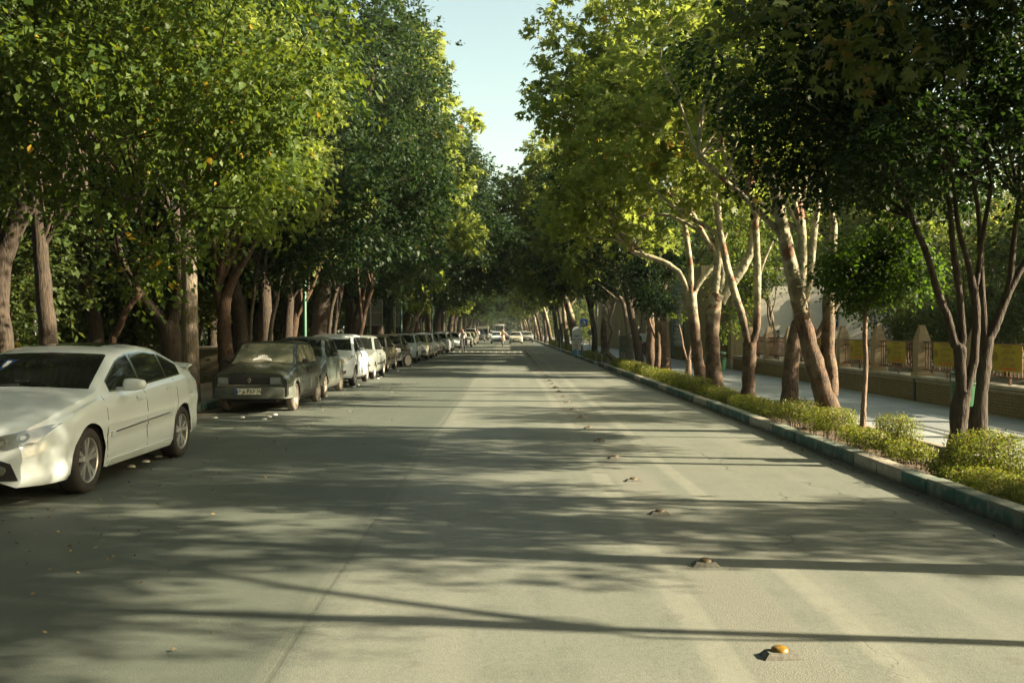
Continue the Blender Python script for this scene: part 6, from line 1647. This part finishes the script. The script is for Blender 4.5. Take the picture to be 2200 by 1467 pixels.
b = MB(); m = len(pts); b.add([(p[0], 0, p[1]) for p in pts] + [(p[0], .09, p[1]) for p in pts], [tuple(range(m)), tuple(range(2 * m - 1, m - 1, -1))] + [(i, m + i, m + (i + 1) % m, (i + 1) % m) for i in range(m)])
p_ = b.build('board', M['sign_pale'], e)
b = MB(); b.box(-w + .02, w - .02, .01, .08, 0, z0 - .002); b.build('base', M['sign_teal'], e)
b = MB(); b.box(w + .002, w + .035, -.01, .1, 0, z1 - w, 0); b.box(-w - .035, -w - .002, -.01, .1, 0, z1 - w, 0); b.build('edge', M['dark_metal'], e)
lettering('\ufee9\ufeaf\ufeee\ufee3', .22, M['ink'], 'lettering', p_, (0, -.008, 1.22), FACE_CAM, .03)
lettering('\ufeae\ufebb\ufe8e\ufecc\ufee3 \ufef1\ufe8e\ufeeb\ufeae\ufee8\ufeeb', .15, M['ink'], 'lettering', p_, (0, -.008, .98), FACE_CAM, .03)
b = MB(); b.box(-w * .65, w * .55, -.006, -.001, .78, .86); b.build('blue_band', M['sign_teal'], p_)
b = MB()
for sx in (-1, 1): b.lathe([(-.006, .022), (-.006, .036), (-.001, .036), (-.001, .022)], 12, 'Y', (sx * .15, 0, 1.55), closed=True)
b.build('emblems', M['ink'], p_)
Zs = 60.5; e = thing('notice_box', 'small pale notice box on a post in front of the arched sign', 'notice box', (GX(1237, Zs) + .02, Zs, 0))
b = MB(); b.box(-.15, .15, 0, .1, .35, .98, 0, .01); p_ = b.build('box', M['cloth_beige'], e)
b = MB(); b.box(-.13, .10, -.006, -.001, .66, .69); b.box(.06, .085, -.006, -.001, .40, .62); b.build('writing', M['ink'], p_)
b = MB(); b.box(-.13, .02, -.006, -.001, .36, .44); b.build('blue_panel', M['sign_teal'], p_)
b = MB(); b.tube([(.10, .05, 0), (.10, .05, .35)], [.04, .04], 8); b.build('post', M['pale_metal'], e)
Zs = 74; e = thing('dark_sign', 'small dark board on two posts left of the arched sign', 'sign board', (GX(1200, Zs), Zs, ZS))
b = MB(); b.box(-.18, .18, 0, .04, 1.05, 1.62); b.build('panel', M['dark_metal'], e)
for sx in (-.15, .15):
    b = MB(); b.tube([(sx, .05, 0), (sx, .05, 1.05)], [.02, .02], 6); b.build('post', M['pale_metal'], e)
Zs = 58; e = post('round_sign', 'grey back of a round sign right of the crossing sign', 'road sign', GX(1267, Zs), Zs, 1.7, .025, M['pale_metal'], ZS)
b = MB(); b.lathe([(-.02, .001), (-.02, .17), (.0, .17), (.0, .001)], 20, 'Y', (.05, -.03, 1.42)); b.build('disc', M['board_back'], e)
post('lamp_column', 'pale straight lamp column right of the round sign', 'lamp column', GX(1283, 56.5), 56.5, 6.5, .055, M['pale_metal'], ZS)
post('thin_pole', 'thin grey pole right of the pale lamp column', 'pole', GX(1293, 54), 54, 2.4, .022, M['pale_metal'], ZS)
Zs = 50; e = post('parking_meter', 'slim post with a green box top near the crooked tree', 'parking meter', GX(1299, Zs), Zs, 1.1, .025, M['dark_metal'], ZS)
b = MB(); b.box(-.09, .09, -.05, .05, 1.02, 1.26, 0, .02); b.build('head', M['green_bin'], e)
b = MB()
Zs = 47.5; e = thing('low_rail', 'low metal rail with loops at the kerb end', 'railing', (GX(1303, Zs), Zs, ZS))
for k in range(4): b.tube([(-.5 + k * .3, 0, 0), (-.5 + k * .3, 0, .38), (-.36 + k * .3, 0, .44), (-.24 + k * .3, 0, .38), (-.24 + k * .3, 0, 0)], [.014] * 5, 6)
b.build('hoops', M['pale_metal'], e)
Zs = 46.6; e = thing('utility_cabinet', 'dark green cabinet on a grey base behind the grey Y-shaped tree', 'cabinet', (GX(1342, Zs), Zs, ZP))
b = MB(); b.box(-.24, .24, -.15, .15, .42, 1.22, 0, .01); p_ = b.build('body', M['dark_metal'], e); p_.data.materials[0] = simple('cabinet_green', (.03, .055, .03), .5)
b = MB(); b.box(-.25, .25, -.16, .16, 0, .418); b.build('base', M['board_back'], e)
b = MB(); b.box(-.235, .235, -.156, -.151, .46, .66); b.build('green_band', M['green_bin'], e)
b = MB(); b.box(-.10, .06, -.158, -.152, .84, 1.06); b.box(-.085, .045, -.161, -.1585, .855, 1.045); b.build('label_plate', M['stud_brown'], e)
# bins
def bin_(label, x, y, z0, r, h):
    e = thing('litter_bin', label, 'bin', (x, y, z0), 0, 'green litter bins fixed to trunks')
    b = MB(); b.lathe([(0, .001), (0, r * .78), (.03, r * .84), (h * .62, r), (h * .62, r * .9), (.05, r * .7)], 24, 'Z'); b.build('bucket', M['green_bin'], e, smooth=False, angle=50)
    b = MB()
    b.lathe([(h * .64, r * 1.02), (h * .66, r * 1.05), (h * .68, r * 1.0)], 24, 'Z')
    for k in range(4):
        a = math.pi / 4 + k * math.pi / 2; b.tube([(r * math.cos(a), r * math.sin(a), h * .6), (r * math.cos(a), r * math.sin(a), h * .92)], [.008, .008], 5)
    b.lathe([(h * .90, r * 1.03), (h * .96, r * .98), (h * 1.0, r * .6), (h * 1.02, .001)], 24, 'Z'); b.build('lid', M['green_bin'], e, angle=50)
bin_('green bin hanging behind the forked dark trunk', GX(2073, 11.75), 11.78, .70, .145, .42)
bin_('pale green bin rim peeking out right of the thickest plane trunk', GX(1548, 25.5), 25.5, .55, .16, .5)

# ------------------------------------------------------------------ the air of the street
hb = MB(); hb.box(-420, 420, -70, 920, -1.2, 26)
hm = bpy.data.materials.new('haze'); hm.use_nodes = True
ht = hm.node_tree; ht.nodes.remove(ht.nodes['Principled BSDF'])
hv = ht.nodes.new('ShaderNodeVolumePrincipled'); hv.inputs['Color'].default_value = (.80, .95, .92, 1); hv.inputs['Density'].default_value = .0002
ht.links.new(hv.outputs[0], ht.nodes['Material Output'].inputs['Volume'])
tag(hb.build('haze', hm), 'thin pale haze down the street', kind='stuff')
